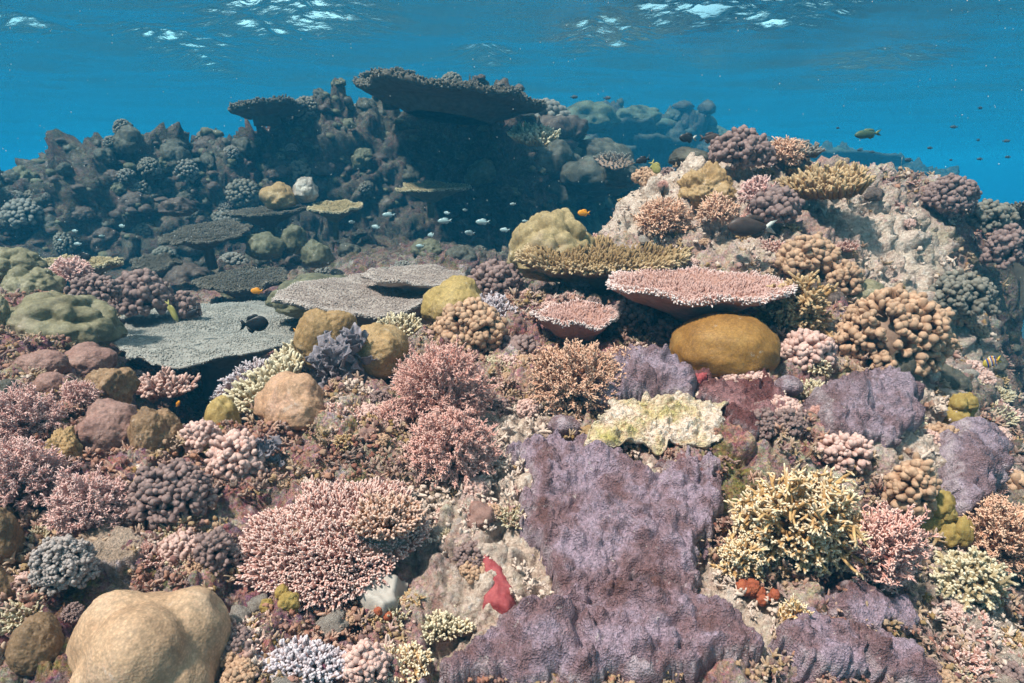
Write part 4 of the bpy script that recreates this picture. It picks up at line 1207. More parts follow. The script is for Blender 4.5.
acro((772, 134, 824, 154), 'grey white finely branched coral on the ridge crest', MF_BASE, MB_GREYG, lean=(0.1, -0.2, 1), n=170, fl=0.05, fr=0.008, seed=10, splay=1.0, side=3, Y=3.6, aspect=0.8)
acro((238, 636, 348, 690), 'lilac and pink tipped finger coral at the bottom edge', MF_BASE, MB_BLUE, lean=(0, -0.45, 0.9), n=330, fl=0.03, fr=0.0045, seed=11, splay=0.9, side=3, Y=1.17)
acro((378, 640, 432, 682), 'small golden finger coral near the bottom edge', MF_BASE, MB_YELLOW, lean=(0, -0.4, 0.9), n=110, fl=0.028, fr=0.0035, seed=12, splay=1.0, side=3, Y=1.18)
acro((134, 368, 192, 394), 'pinkish cream branching coral reaching right over the gully', MF_BASE, MB_POCP, lean=(0.1, -0.25, 1), n=80, fl=0.05, fr=0.008, seed=13, splay=1.2, side=3, Y=2.15)
acro((590, 146, 640, 166), 'pale finger coral tuft at the left end of the ridge', MF_BASE, MB_GREYG, lean=(0, -0.3, 1), n=90, fl=0.05, fr=0.008, seed=14, splay=1.0, side=2, Y=6.2)
acro((508, 118, 556, 142), 'pale yellow bushy coral under the right end of the huge table', MF_BASE, MB_CREAM, lean=(0, -0.3, 1), n=120, fl=0.10, fr=0.014, seed=15, splay=1.0, side=2, Y=6.6)
acro((410, 608, 470, 640), 'brown and cream finger coral right of the red sponge, near the bottom', MF_BASE, MB_CREAM, lean=(0, -0.4, .9), n=110, fl=0.028, fr=0.004, seed=16, splay=1.1, side=3, Y=1.28)

# ------------------------------------------------------------------ bushy corals
def bush(fn, box, label, *a, Y=None, dy=0.2, ry=0.8, lean=(0, -0.25, 1), name='coral', low=0.35, group=None, **kw):
    s = Spot(*box, Y=Y, dy=dy)
    t = thing(name, label, 'coral', s.c + np.array([0, 0, s.h * (low - 0.5)]), group, tilt(lean))
    fn(t, s.w / 2, s.w / 2 * ry, s.h * (1 - low), *a, **kw)
    return t
for bx, lb, mt, sd, Y, kw in [
    ((396, 334, 492, 446), 'pink feathery soft coral, upper and larger of the central pair', MS_PINK, 1, 1.95, dict(n1=100, n2=6, n3=26, thin=0.0017, pl=0.011)),
    ((408, 404, 498, 486), 'pink feathery soft coral, lower of the central pair', MS_PINK, 2, 1.72, dict(n1=85, n2=6, n3=26, thin=0.0017, pl=0.011)),
    ((526, 338, 628, 420), 'brownish pink soft coral bush below the small dished plate', MS_SALMON, 3, 2.12, dict(n1=75, n2=6, n3=18, thin=0.0023, pl=0.012)),
    ((600, 345, 650, 385), 'rusty soft coral behind the brownish pink bush', MS_SALMON, 4, 2.25, dict(n1=30, n2=6, n3=5, thin=0.0026)),
    ((-6, 382, 62, 452), 'pale pink soft coral at the left edge, topmost of four', MS_LILACP, 5, 1.72, dict(n1=55, n2=6, n3=22, thin=0.0017, pl=0.010)),
    ((-10, 432, 70, 518), 'pale pink soft coral at the left edge, below the topmost', MS_LILACP, 6, 1.58, dict(n1=65, n2=6, n3=22, thin=0.0017, pl=0.010)),
    ((52, 468, 130, 538), 'pale pink soft coral below the mauve boulder', MS_LILACP, 7, 1.52, dict(n1=55, n2=6, n3=22, thin=0.0017, pl=0.010)),
    ((66, 378, 100, 416), 'pale pink soft coral tuft between the mauve head and the speckled lump', MS_LILACP, 8, 1.88, dict(n1=28, n2=6, n3=6)),
    ((846, 486, 908, 612), 'rose pink soft coral hanging right of the golden branching coral', MS_PINK, 9, 1.52, dict(n1=60, n2=5, n3=14, thin=0.0024, pl=0.012)),
    ((950, 486, 1040, 580), 'rose brown soft coral at the right edge above the cream one', MS_SALMON, 10, 1.78, dict(n1=70, n2=5, n3=14, thin=0.0024, pl=0.012)),
    ((634, 200, 692, 236), 'brown pink soft coral on the white rock ridge, left', MS_SALMON, 11, 3.2, dict(n1=40, n2=6, n3=5, thin=0.004, pl=0.025)),
    ((700, 196, 736, 226), 'brown pink soft coral on the white rock ridge, below the brown cushion', MS_SALMON, 12, 3.15, dict(n1=30, n2=6, n3=5, thin=0.004, pl=0.025)),
    ((740, 178, 772, 210), 'dusky pink soft coral on the ridge left of the ochre fan', MS_LILACP, 13, 3.2, dict(n1=30, n2=6, n3=5, thin=0.004, pl=0.025)),
    ((52, 258, 92, 284), 'greyish pink soft coral behind the large brain coral', MS_LILACP, 14, 3.2, dict(n1=40, n2=6, n3=5, thin=0.004, pl=0.02)),
    ((765, 140, 805, 165), 'rosy soft coral between the dark knobby coral and the ridge crest', MS_SALMON, 15, 3.55, dict(n1=30, n2=6, n3=5, thin=0.004, pl=0.025)),
    ((588, 620, 614, 636), 'tiny pink soft coral tuft', MS_PINK, 16, 1.3, dict(n1=12, n2=5, n3=5))][:15]:
    bush(soft_coral, bx, lb, MF_STEM, mt, Y=Y, name='soft_coral', seed=sd, lean=(0, -0.5, 1), **kw)
bush(staghorn, (704, 428, 880, 592), 'large golden branching coral with cream tips, right of the purple sheet', MF_BASE, MB_YELLOW, name='branching_coral', Y=1.66, n1=125, seed=1, fr=0.0064, depth=4, fan=2, spread=0.75, kshort=0.52, lean=(0, -0.45, 1), ry=0.7)
bush(staghorn, (712, 520, 770, 592), 'golden branching coral tuft low on the left of the large one', MF_BASE, MB_YELLOW, name='branching_coral', Y=1.45, n1=40, seed=2, fr=0.005, depth=4, fan=2, spread=.6, kshort=.6, lean=(0, -0.4, 1))
bush(staghorn, (772, 586, 814, 640), 'little golden branching coral below the large one', MF_BASE, MB_YELLOW, name='branching_coral', Y=1.32, n1=32, seed=3, fr=0.0032, depth=3, fan=2, lean=(0, -0.4, 1))
bush(staghorn, (908, 535, 1024, 612), 'cream branching coral jutting over the dark gap, right side', MF_BASE, MB_CREAM, name='branching_coral', Y=1.66, n1=70, seed=4, fr=0.0075, depth=4, fan=2, spread=.6, lean=(0.1, -0.35, 1), ry=0.7, kshort=0.5)
bush(staghorn, (750, 264, 838, 352), 'ochre antler coral behind the pink plate', MF_BASE, MB_FIN, name='branching_coral', Y=2.62, n1=80, seed=5, fr=0.011, depth=3, fan=3, lean=(0, -0.3, 1))
bush(staghorn, (800, 352, 838, 382), 'small tan antler coral right of the golden dome', MF_BASE, MB_CREAM, name='branching_coral', Y=2.15, n1=24, seed=6, fr=0.006, depth=2, fan=3)
bush(staghorn, (880, 395, 930, 440), 'cream twiggy coral on the pale rock right of the purple mound', MF_BASE, MB_CREAM, name='branching_coral', Y=2.0, n1=24, seed=7, fr=0.006, depth=2, fan=3)
for bx, lb, mt, sd, Y, kw in [
    ((834, 288, 946, 378), 'big brown knobby coral below the lemon yellow lump', MB_POC, 1, 2.42, dict(n=230, fr=0.013, fl=0.06)),
    ((778, 234, 838, 282), 'brown knobby coral standing above the antler coral', MB_POC, 2, 2.85, dict(n=110, fr=0.016, fl=0.09, ry=.7)),
    ((826, 262, 864, 300), 'light brown knobby coral between the antler and lemon corals', MB_POC, 3, 2.75, dict(n=60, fr=0.014, fl=0.06)),
    ((884, 452, 934, 532), 'tan stubby knobbed coral right of the golden branching coral', MB_POC, 4, 1.62, dict(n=90, fr=0.0105, fl=0.045)),
    ((434, 300, 506, 354), 'brown beaded knobby coral in front of the olive dome', MB_POC, 5, 2.38, dict(n=150, fr=0.0125, fl=0.05)),
    ((468, 262, 524, 300), 'dusky knobby coral right of the olive dome', MB_POCD, 6, 2.85, dict(n=110, fr=0.013, fl=0.06)),
    ((500, 335, 540, 362), 'dark knobby coral under the small dished plate', MB_POCD, 7, 2.45, dict(n=60, fr=0.011, fl=0.05)),
    ((208, 432, 268, 486), 'pink knobby coral left of the rosy tan boulder', MB_POCP, 8, 1.74, dict(n=110, fr=0.0085, fl=0.04)),
    ((130, 462, 214, 522), 'dull purple knobby coral below the speckled pointed boulder', MB_POCD, 9, 1.62, dict(n=170, fr=0.008, fl=0.04)),
    ((182, 420, 222, 452), 'dusky pink knobby coral below the small olive dome', MB_POCP, 10, 1.86, dict(n=80, fr=0.008, fl=0.04)),
    ((196, 526, 240, 580), 'grey brown knobby coral left of the large pink finger coral', MB_POCD, 11, 1.42, dict(n=90, fr=0.007, fl=0.035)),
    ((708, 130, 772, 172), 'dark purple knobby coral on the ridge crest', MB_POCD, 12, 3.5, dict(n=130, fr=0.017, fl=0.08)),
    ((752, 188, 800, 224), 'mauve knobby coral below the ochre fan', MB_POCD, 13, 3.1, dict(n=90, fr=0.015, fl=0.07)),
    ((112, 272, 172, 320), 'dark knobby coral standing on the wide pale table, left', MB_POCD, 14, 3.55, dict(n=120, fr=0.02, fl=0.08)),
    ((174, 292, 200, 322), 'small dark knobby coral on the wide pale table', MB_POCD, 15, 3.6, dict(n=50, fr=0.016, fl=0.06)),
    ((68, 276, 118, 304), 'grey knobby coral behind the large brain coral', MB_POCD, 16, 3.05, dict(n=80, fr=0.012, fl=0.05)),
    ((816, 432, 870, 470), 'pale pink knobby coral on top of the golden branching coral', MB_POCP, 17, 1.78, dict(n=70, fr=0.008, fl=0.04)),
    ((925, 176, 974, 214), 'dark knobby coral on the skyline, right', MB_POCD, 18, 3.65, dict(n=110, fr=0.016, fl=0.07)),
    ((968, 200, 1012, 232), 'yellow-brown knobby coral on the right slope', MB_DIM, 19, 3.7, dict(n=90, fr=0.016, fl=0.07)),
    ((984, 226, 1026, 272), 'dark grey knobby coral at the right edge', MB_POCD, 21, 3.5, dict(n=90, fr=0.016, fl=0.07)),
    ((928, 272, 992, 316), 'brown knobby coral halfway down the right slope', MB_DIM, 22, 3.1, dict(n=130, fr=0.014, fl=0.06)),
    ((648, 318, 690, 352), 'dark twiggy coral in the shade of the pink plate', MB_POCD, 25, 2.5, dict(n=80, fr=0.008, fl=0.05)),
    ((600, 300, 660, 336), 'dark knobby coral under the pink plate, left', MB_POCD, 26, 2.6, dict(n=100, fr=0.010, fl=0.05)),
    ((1000, 470, 1030, 510), 'tan knobby coral at the right edge above the rose brown soft coral', MB_POC, 27, 1.95, dict(n=50, fr=0.011, fl=0.045)),
    ((780, 330, 836, 372), 'mauve beaded knobby coral right of the golden dome', MB_POCP, 28, 2.3, dict(n=110, fr=0.010, fl=0.045)),
    ((36, 532, 96, 606), 'grey finely nubbed coral above the big tan boulder, left', MB_GREYN, 30, 1.42, dict(n=420, fr=0.0042, fl=0.018, low=0.5)),
    ((340, 640, 392, 686), 'pink beaded knobby coral at the bottom edge', MB_POCP, 29, 1.15, dict(n=80, fr=0.0065, fl=0.03))]:
    bush(knobby, bx, lb, MF_BASE, mt, Y=Y, name='knobby_coral', seed=sd, **kw)
s = Spot(316, 314, 382, 394, Y=2.12)
lf = thing('ruffled_coral', 'grey ruffled leaf coral between the two caramel boulders', 'coral', s.c - np.array([0, 0, s.h * 0.45]), rot=tilt((-.1, -.3, 1)))
leafy(lf, s.w, s.h, MF_GREY, 60, 1)
s = Spot(236, 420, 290, 470, Y=1.78)
lf = thing('ruffled_coral', 'small grey ruffled leaf coral under the rosy tan boulder', 'coral', s.c - np.array([0, 0, s.h * 0.45]), rot=tilt((0, -.4, 1)))
leafy(lf, s.w, s.h, MF_GREY, 36, 2)

# ------------------------------------------------------------------ sheets, sponges
def crust(pix, mat, label, name='sheet_coral', cat='coral', **kw):
    return tag(crust_mb(pix, **kw).build(name, mat), label, cat)
crust([(514, 460), (548, 442), (590, 446), (626, 466), (656, 474), (684, 462), (706, 468), (712, 500), (704, 540), (698, 576), (670, 602), (610, 622), (562, 618), (538, 566), (526, 512)], MC_PURPLE, 'purple sheet coral below the yellow-green ledge, upper of two', seed=1, thick=0.025, lump=0.05, holes=0.35, jag=0.045)
crust([(440, 672), (486, 644), (548, 616), (612, 592), (668, 588), (716, 606), (748, 636), (800, 622), (856, 634), (900, 652), (930, 700), (430, 700)], MC_PURPLE, 'purple lumpy sheet coral along the bottom edge', seed=2, thick=0.03, lump=0.055, holes=0.45, jag=0.045)
crust([(640, 462), (690, 448), (722, 466), (712, 490), (668, 492)], MC_RED, 'dark red crust under the yellow-green ledge', name='red_crust', cat='sponge', seed=3, thick=0.010, lump=0.02, reserve=False)
crust([(690, 385), (770, 380), (792, 412), (752, 438), (714, 420)], MC_RED, 'dark red and pink crust below the golden brown dome', name='red_crust', cat='sponge', seed=4, thick=0.010, lump=0.04, jag=0.06, reserve=False)
crust([(80, 530), (118, 522), (148, 548), (146, 590), (108, 604), (82, 580)], MC_TAN, 'flat mottled tan sheet coral above the big tan boulder', seed=5, thick=0.012, lump=0.012)
crust([(576, 414), (588, 384), (622, 366), (664, 363), (696, 384), (694, 408), (640, 404), (602, 422)], MC_PURPLE_B, 'purple lumpy sheet coral above the yellow-green crusted ledge', seed=11, thick=0.05, lump=0.05)
crust([(934, 446), (958, 430), (984, 436), (990, 470), (978, 506), (950, 514), (936, 484)], MC_PURPLE_B, 'grey-purple sheet coral beside the yellow sponge, right side', seed=12, thick=0.05, lump=0.04)
crust([(812, 404), (836, 386), (878, 386), (910, 408), (910, 436), (880, 450), (840, 446), (816, 430)], MC_PURPLE_B, 'purple sheet coral below the big brown knobby coral', seed=10, thick=0.04, lump=0.05)
crust([(812, 595), (866, 588), (906, 606), (920, 640), (870, 640), (820, 622)], MC_PURPLE, 'brown purple sheet coral below the rose pink soft coral', seed=7, thick=0.015, lump=0.02)
crust([(474, 558), (490, 552), (502, 570), (513, 594), (508, 612), (486, 610), (484, 588), (480, 574)], MF_RED, 'bright red flat sponge on the pale rubble', name='red_sponge', cat='sponge', seed=8, thick=0.012, lump=0.018, jag=0.012, holes=0)
crust([(352, 590), (376, 574), (402, 582), (398, 612), (382, 622), (362, 608)], MF_WHITE, 'grey white flat sponge under the large pink finger coral', name='grey_sponge', cat='sponge', seed=9, thick=0.03, lump=0.01, jag=0.008, holes=0)
def sponge(box, mat, label, n=7, seed=0, Y=None, name='sponge'):
    s = Spot(*box, Y=Y); r = np.random.default_rng(seed + 40)
    mb = MB()
    for k in range(n):
        c = np.array([r.uniform(-.36, .36) * s.w, r.uniform(-.2, .2) * s.w, r.uniform(-.35, .35) * s.h])
        q = min(s.w, s.h) * r.uniform(0.22, 0.38)
        massive_mb(2 * q, 2 * q, q * 1.2, 5, 0.4, seed * 10 + k, 0.05, 4, mb, 0.8, c)
    o = mb.build(name, mat); place(o, s.c)
    return tag(o, label, 'sponge')
sponge((734, 580, 757, 600), MF_ORANGE, 'orange red lumpy sponge below the golden branching coral', 7, 1, 1.42, 'orange_sponge')
sponge((756, 590, 782, 608), MF_ORANGE, 'small orange sponge right of the larger orange red one', 4, 2, 1.40, 'orange_sponge')
sponge((914, 496, 962, 540), MF_YSP, 'mustard yellow sponge beside the grey-purple sheet coral', 9, 3, 1.72, 'yellow_sponge')
sponge((944, 396, 980, 436), MF_YSP, 'mustard yellow crust on the pale rock above the grey-purple sheet coral', 7, 4, 2.25, 'yellow_sponge')
sponge((674, 375, 716, 395), MF_RED, 'deep red lumpy sponge under the golden brown dome', 6, 5, 1.98, 'red_sponge')
sponge((262, 588, 300, 616), MF_YSP, 'dull olive sponge under the left of the large pink finger coral', 5, 6, 1.36, 'olive_sponge')
sponge((366, 604, 392, 620), MF_ORANGE, 'orange sponge behind the grey white flat sponge', 4, 7, 1.36, 'orange_sponge')
sponge((604, 352, 632, 368), MF_RED, 'bright pink red sponge right of the brownish pink soft coral', 4, 8, 2.2, 'red_sponge')

# ------------------------------------------------------------------ coral heads all over the hills behind
def hill_heads():
    r = np.random.default_rng(77)
    protos = {}
    kinds = [(MS_PALE, 14, 0.4), (MS_DIMMED, 30, 0.3), (MS_FRED, 9, 0.45), (MS_PALE, 5, 0.5)]
    def proto(k):
        m, lobes, lb = kinds[k]
        if k not in protos:
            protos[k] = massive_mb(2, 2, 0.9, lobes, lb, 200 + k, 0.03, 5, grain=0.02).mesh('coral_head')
            protos[k].materials.append(m)
        return protos[k]
    pp = {}
    def knob(k):
        if k not in pp:
            t = MB(); d = unit(hemi(90, r, -0.1))
            fingers(t, d * 0.55, d, 0.5, 0.14, seg=6, rings=5, prof='club', r=r)
            pp[k] = t.mesh('bushy_coral'); pp[k].materials.append((MB_DIM, MB_GREYG)[k])
        return pp[k]
    def put(x, y, z, nn, sz, lab, grp):
        if r.random() < 0.72:
            me, nm = proto(int(r.integers(4))), 'coral_head'
        else:
            me, nm = knob(int(r.integers(2))), 'bushy_coral'; sz *= 0.8
        o = bpy.data.objects.new(nm, me); COL.objects.link(o)
        place(o, (x, y, z), tilt(nn, r.uniform(0, 6.28)), sz)
        o.scale = (sz * r.uniform(.8, 1.25), sz * r.uniform(.8, 1.25), sz * r.uniform(.75, 1.2))
        tag(o, lab if nm == 'coral_head' else lab.replace('rounded ', '').replace('coral head', 'bushy coral'), 'coral', grp if nm == 'coral_head' else grp.replace('heads', 'bushes'))
    for ids, n, (sa, sb), lab, grp in [((0, 1, 2), 150, (0.06, 0.19), 'rounded coral head packed on the left hill', 'coral heads on the left hill'),
                                       ((3, 4, 5, 6), 90, (0.06, 0.18), 'coral head on the hill with the cave', 'coral heads on the hill with the cave'),
                                       ((7, 8, 9, 10), 62, (0.2, 0.62), 'hazy coral head on the far hill behind the ridge', 'coral heads on the far hill'),
                                       ((11, 12), 20, (0.25, 0.8), 'hazy coral head far behind the right end of the ridge', 'coral heads far behind the ridge')]:
        V = np.concatenate([MASS[i][0] for i in ids]); N = np.concatenate([MASS[i][1] for i in ids])
        ok = (N[:, 1] < 0.5) & (N[:, 2] > -0.25) & (V[:, 2] > H(V[:, 0], V[:, 1]))
        uv = proj(V); ok &= (uv[:, 0] > -30) & (uv[:, 0] < 1060)
        pool = np.nonzero(ok)[0]
        c = 0
        for i in r.permutation(pool):
            if c >= n: break
            u, v_ = uv[i]
            if grp.endswith('cave') and 380 < u < 540 and 95 < v_ < 235 and r.random() < 0.9: continue
            put(*(V[i] - N[i] * 0.03), N[i] * 0.7 + np.array([0, -.1, .6]), math.exp(r.uniform(math.log(sa), math.log(sb))), lab, grp)
            c += 1
    # the many smaller heads between them, as one mass
    for k, (mt, m0) in enumerate([(MS_PALE, 6), (MS_FRED, 9), (MS_DIMMED, 24)]):
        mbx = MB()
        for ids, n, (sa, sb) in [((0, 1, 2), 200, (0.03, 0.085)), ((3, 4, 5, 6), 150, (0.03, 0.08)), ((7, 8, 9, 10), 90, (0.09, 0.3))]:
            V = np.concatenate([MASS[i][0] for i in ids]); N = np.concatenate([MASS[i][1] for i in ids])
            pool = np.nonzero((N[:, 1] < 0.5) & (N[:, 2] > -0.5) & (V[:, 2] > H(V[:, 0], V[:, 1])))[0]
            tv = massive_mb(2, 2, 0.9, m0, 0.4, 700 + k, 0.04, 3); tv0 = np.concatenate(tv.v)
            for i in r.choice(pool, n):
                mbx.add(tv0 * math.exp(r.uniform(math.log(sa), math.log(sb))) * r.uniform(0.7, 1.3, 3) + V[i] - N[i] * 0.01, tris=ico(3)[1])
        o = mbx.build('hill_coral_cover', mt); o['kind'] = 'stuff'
    zones = [((-2.9, 0.6), (4.3, 6.4), 34, (0.06, 0.16), 'faded coral head on the reef flat below the hills', 'coral heads on the reef flat'),
             ((-5.5, -2.4), (3.4, 6.0), 18, (0.07, 0.2), 'faded coral head on the slope at far left', 'coral heads at far left'),
             ((1.2, 3.6), (2.2, 5.0), 34, (0.03, 0.10), 'small coral head on the pale rock of the right slope', 'coral heads on the right slope')]
    for (xa, xb), (ya, yb), n, (sa, sb), lab, grp in zones:
        for c in range(n):
            x, y = r.uniform(xa, xb), r.uniform(ya, yb)
            z = float(H(x, y)[0])
            if z < -2.2: continue
            put(x, y, z - 0.02, np.array([0, -.2, 1.0]), math.exp(r.uniform(math.log(sa), math.log(sb))), lab, grp)
hill_heads()
for k, (bx, Y, lb, m, lo) in enumerate([
    ((260, 182, 298, 212), 5.9, 'brown dome coral on the rust plate below the cave', MS_CARAMEL, 8),
    ((292, 176, 318, 204), 6.0, 'white dead coral rock right of the brown dome', MS_GREYROCK, 6),
    ((245, 232, 285, 262), 5.2, 'olive coral head, left of the cluster behind the layered plates', MS_DIMMED, 12),
    ((278, 224, 308, 256), 5.3, 'olive coral head, tallest of the cluster behind the layered plates', MS_DIMMED, 10),
    ((300, 240, 334, 270), 5.0, 'olive coral head, right of the cluster behind the layered plates', MS_DIMMED, 9),
    ((556, 100, 620, 136), 16.2, 'hazy dome coral right of the huge table', MS_DIMMED, 20),
    ((615, 104, 662, 128), 18.8, 'hazy lumpy dome on the crest of the far hill', MS_DIMMED, 20),
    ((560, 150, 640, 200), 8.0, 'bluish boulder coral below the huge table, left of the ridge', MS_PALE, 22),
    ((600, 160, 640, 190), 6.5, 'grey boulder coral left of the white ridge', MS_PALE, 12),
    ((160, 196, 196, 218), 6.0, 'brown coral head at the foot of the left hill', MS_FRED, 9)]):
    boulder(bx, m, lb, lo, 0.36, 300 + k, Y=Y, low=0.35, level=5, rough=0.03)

# ------------------------------------------------------------------ small corals between the big ones
def fillers():
    r = np.random.default_rng(5)
    P = []
    def proto(nm, lab, grp):
        t = thing(nm, lab, 'coral', (0, 0, -30), grp)
        return t
    t = proto('finger_coral', 'little pink finger coral tuft among the rubble', 'small pink finger corals'); corymbose(t, 1, 1, 0.3, MF_BASE, MB_PINK, n=60, fl=0.75, fr=0.085, seed=60, side=2, splay=1.1); P.append(t)
    t = proto('finger_coral', 'little cream finger coral tuft among the rubble', 'small cream finger corals'); corymbose(t, 1, 1, 0.3, MF_BASE, MB_CREAM, n=60, fl=0.75, fr=0.085, seed=61, side=2, splay=1.1); P.append(t)
    t = proto('knobby_coral', 'little brown knobby coral among the rubble', 'small brown knobby corals'); knobby(t, 1, 1, 0.8, MF_BASE, MB_POC, n=70, fr=0.15, fl=0.55, seed=62); P.append(t)
    t = proto('knobby_coral', 'little pink knobby coral among the rubble', 'small pink knobby corals'); knobby(t, 1, 1, 0.8, MF_BASE, MB_POCP, n=80, fr=0.13, fl=0.5, seed=63); P.append(t)
    t = proto('knobby_coral', 'little dark purple knobby coral among the rubble', 'small dark knobby corals'); knobby(t, 1, 1, 0.8, MF_BASE, MB_POCD, n=80, fr=0.12, fl=0.5, seed=64); P.append(t)
    t = proto('branching_coral', 'little twiggy tan coral among the rubble', 'small twiggy corals'); staghorn(t, 1, 1, 0.9, MF_BASE, MB_FIN, n1=26, seed=65, fr=0.09, depth=2, fan=3); P.append(t)
    t = proto('soft_coral', 'little pink soft coral tuft among the rubble', 'small pink soft corals'); soft_coral(t, 1, 1, 0.9, MF_STEM, MS_PINK, n1=36, n2=6, n3=5, seed=66, thin=0.035, pl=0.26); P.append(t)
    for k, (m, nm) in enumerate([(MS_CARAMEL, 'ochre'), (MS_MAUVE, 'mauve'), (MS_GREYROCK, 'pale grey')]):
        o = massive_mb(2, 2, 0.8, 9, 0.42, 400 + k, 0.05, 4).build('boulder_coral', m)
        tag(o, 'little %s coral lump among the rubble' % nm, 'coral', 'small %s coral lumps' % nm); P.append(o)
    wt = np.array([1.4, 1.2, 1.0, 1.3, 1.4, 1.8, 1.0, 0.25, 0.25, 0.5]); wt /= wt.sum()
    first = set(); c = 0; tries = 0
    while c < 260 and tries < 6000:
        tries += 1
        a, d = r.uniform(R(-41), R(41)), math.exp(r.uniform(math.log(1.15), math.log(4.0)))
        x, y = d * math.sin(a), d * math.cos(a)
        z = float(H(x, y)[0])
        u, v = proj([x, y, z])[0]
        if not (-20 < u < 1044 and 130 < v < 700): continue
        if any(b[0] + 3 < u < b[2] - 3 and b[1] + 3 < v < b[3] for b in BOXES): continue
        if r.random() < pale_at(np.array([x]), np.array([y]))[0] * 0.8: continue
        i = int(r.choice(len(P), p=wt))
        sz = r.uniform(0.016, 0.042) * (0.7 + 0.25 * d)
        q = tilt((r.normal() * .2, -0.35, 1), r.uniform(0, 6.28))
        if i not in first:
            first.add(i); place(P[i], (x, y, z), q, sz)
        else:
            o = P[i].copy(); COL.objects.link(o); place(o, (x, y, z), q, sz)
            for ch in P[i].children:
                cc = ch.copy(); COL.objects.link(cc); cc.parent = o
        c += 1
fillers()

def rubble():
    """broken coral bits, chips and short tufts covering the reef: nobody could count them"""
    r = np.random.default_rng(9)
    n = 40000
    a = r.uniform(R(-44), R(44), n); d = np.exp(r.uniform(math.log(0.95), math.log(5.0), n))
    x, y = d * np.sin(a), d * np.cos(a)
    cl = fbm(np.c_[x * 4, y * 4, np.full(n, 2.2)], 3)
    k = cl > -0.22
    x, y, d = x[k], y[k], d[k]; n = len(x)
    hue = np.clip(0.5 + 0.75 * fbm(np.c_[x * 7, y * 7, np.full(n, 8.8)], 3) + r.normal(size=n) * 0.10, 0, 1)
    pl_ = pale_at(x, y)
    k = (r.random(n) > pl_ * np.where(y > 2.6, 0.95, 0.45))
    x, y, d, hue, pl_ = x[k], y[k], d[k], hue[k], pl_[k]; n = len(x)
    hue = np.clip(hue + pl_ * 0.8, 0, 1)
    z = H(x, y) + r.uniform(-0.010, 0.022, n)
    p = np.c_[x, y, z]
    m = MB()
    h = n * 2 // 5                               # tufts: a few stubby branches from one point
    idx = np.repeat(np.arange(h), 6); q_ = len(idx)
    up = Hn(x[:h], y[:h])
    dirs = unit(up[idx] * 0.9 + r.normal(size=(q_, 3)) * 0.75)
    L = (r.uniform(0.007, 0.019, h) * (0.6 + 0.3 * d[:h]))[idx] * r.uniform(0.6, 1.2, q_)
    fingers(m, p[idx] - up[idx] * 0.004, dirs, L, L * r.uniform(0.16, 0.28, q_), seg=5, rings=4, prof='taper', bend=0.3, r=r, rough=0.10)
    hq = hue[idx]
    m.rnd = [np.repeat(hq, len(q) // q_) for q in m.rnd]
    v, f = ico(2)
    vs_ = [v * (1 + fbm(v * 1.7 + 9 * q, 3) * 0.9)[:, None] for q in range(6)]
    for i in range(h, n):
        sz = r.uniform(0.002, 0.008) * (0.6 + 0.3 * d[i])
        m.add(vs_[i % 6] * sz * r.uniform(0.6, 1.2, 3) + p[i], tris=f, rnd=hue[i], tip=r.random() * 0.4)
    t = NT('coral_rubble')
    col = t.ramp(t.attr('rnd'), [(0.0, (0.09, 0.04, 0.025)), (0.2, (0.26, 0.10, 0.07)), (0.36, (0.38, 0.19, 0.12)), (0.5, (0.15, 0.065, 0.065)), (0.64, (0.42, 0.27, 0.165)), (0.78, (0.24, 0.14, 0.035)), (0.9, (0.34, 0.17, 0.15)), (1.0, (0.60, 0.46, 0.38))])
    col = t.mix(t.math('MULTIPLY', t.attr('tip'), 0.35), col, (0.66, 0.54, 0.46))
    mt = t.finish(col, t.bump(t.noise(180, 4, 0.7), 0.7, 0.002), 0.85, 0.12)
    o = m.build('coral_rubble', mt); o['kind'] = 'stuff'
rubble()

# ------------------------------------------------------------------ fish
F_BLACK = m_flat('black_fish', (0.012, 0.011, 0.013), (0.025, 0.02, 0.02), 8, 0.4, 0.0, 0.4)
F_PALETAIL = m_flat('pale_tail', (0.5, 0.5, 0.45), (0.6, 0.6, 0.55), 8, 0.4, 0.0)
F_ORANGE = m_flat('orange_fish', (0.75, 0.27, 0.02), (0.8, 0.36, 0.04), 8, 0.4, 0.0)
F_CHROMIS = m_flat('pale_blue_fish', (0.26, 0.38, 0.40), (0.42, 0.52, 0.52), 6, 0.3, 0.0, 0.5)
F_YELLOW = m_flat('yellow_fish', (0.34, 0.30, 0.08), (0.42, 0.38, 0.14), 8, 0.4, 0.0)
F_GREEN = m_flat('green_fish', (0.04, 0.10, 0.075), (0.10, 0.12, 0.05), 7, 0.4, 0.0)
F_GREENF = m_flat('green_fin', (0.08, 0.16, 0.11), (0.18, 0.18, 0.05), 7, 0.4, 0.0)
F_BROWN = m_flat('brown_fish', (0.05, 0.035, 0.03), (0.09, 0.06, 0.05), 7, 0.4, 0.0)
F_SMALL = m_flat('dark_blue_fish', (0.04, 0.06, 0.08), (0.07, 0.10, 0.12), 7, 0.4, 0.0)
def m_bands(name, stops, axis=0, src='Object'):
    t = NT(name)
    sx = t.n('ShaderNodeSeparateXYZ'); t.l(t.tc.outputs[src], sx.inputs[0])
    f = t.math('ADD', sx.outputs[axis], 0.5)
    return t.finish(t.ramp(f, stops, 'CONSTANT'), None, 0.4, 0.4)
F_BANNER = m_bands('banded_fish', [(0, (0.6, 0.5, 0.08)), (0.22, (0.02, 0.02, 0.02)), (0.40, (0.75, 0.72, 0.55)), (0.62, (0.02, 0.02, 0.02)), (0.82, (0.7, 0.66, 0.45))])
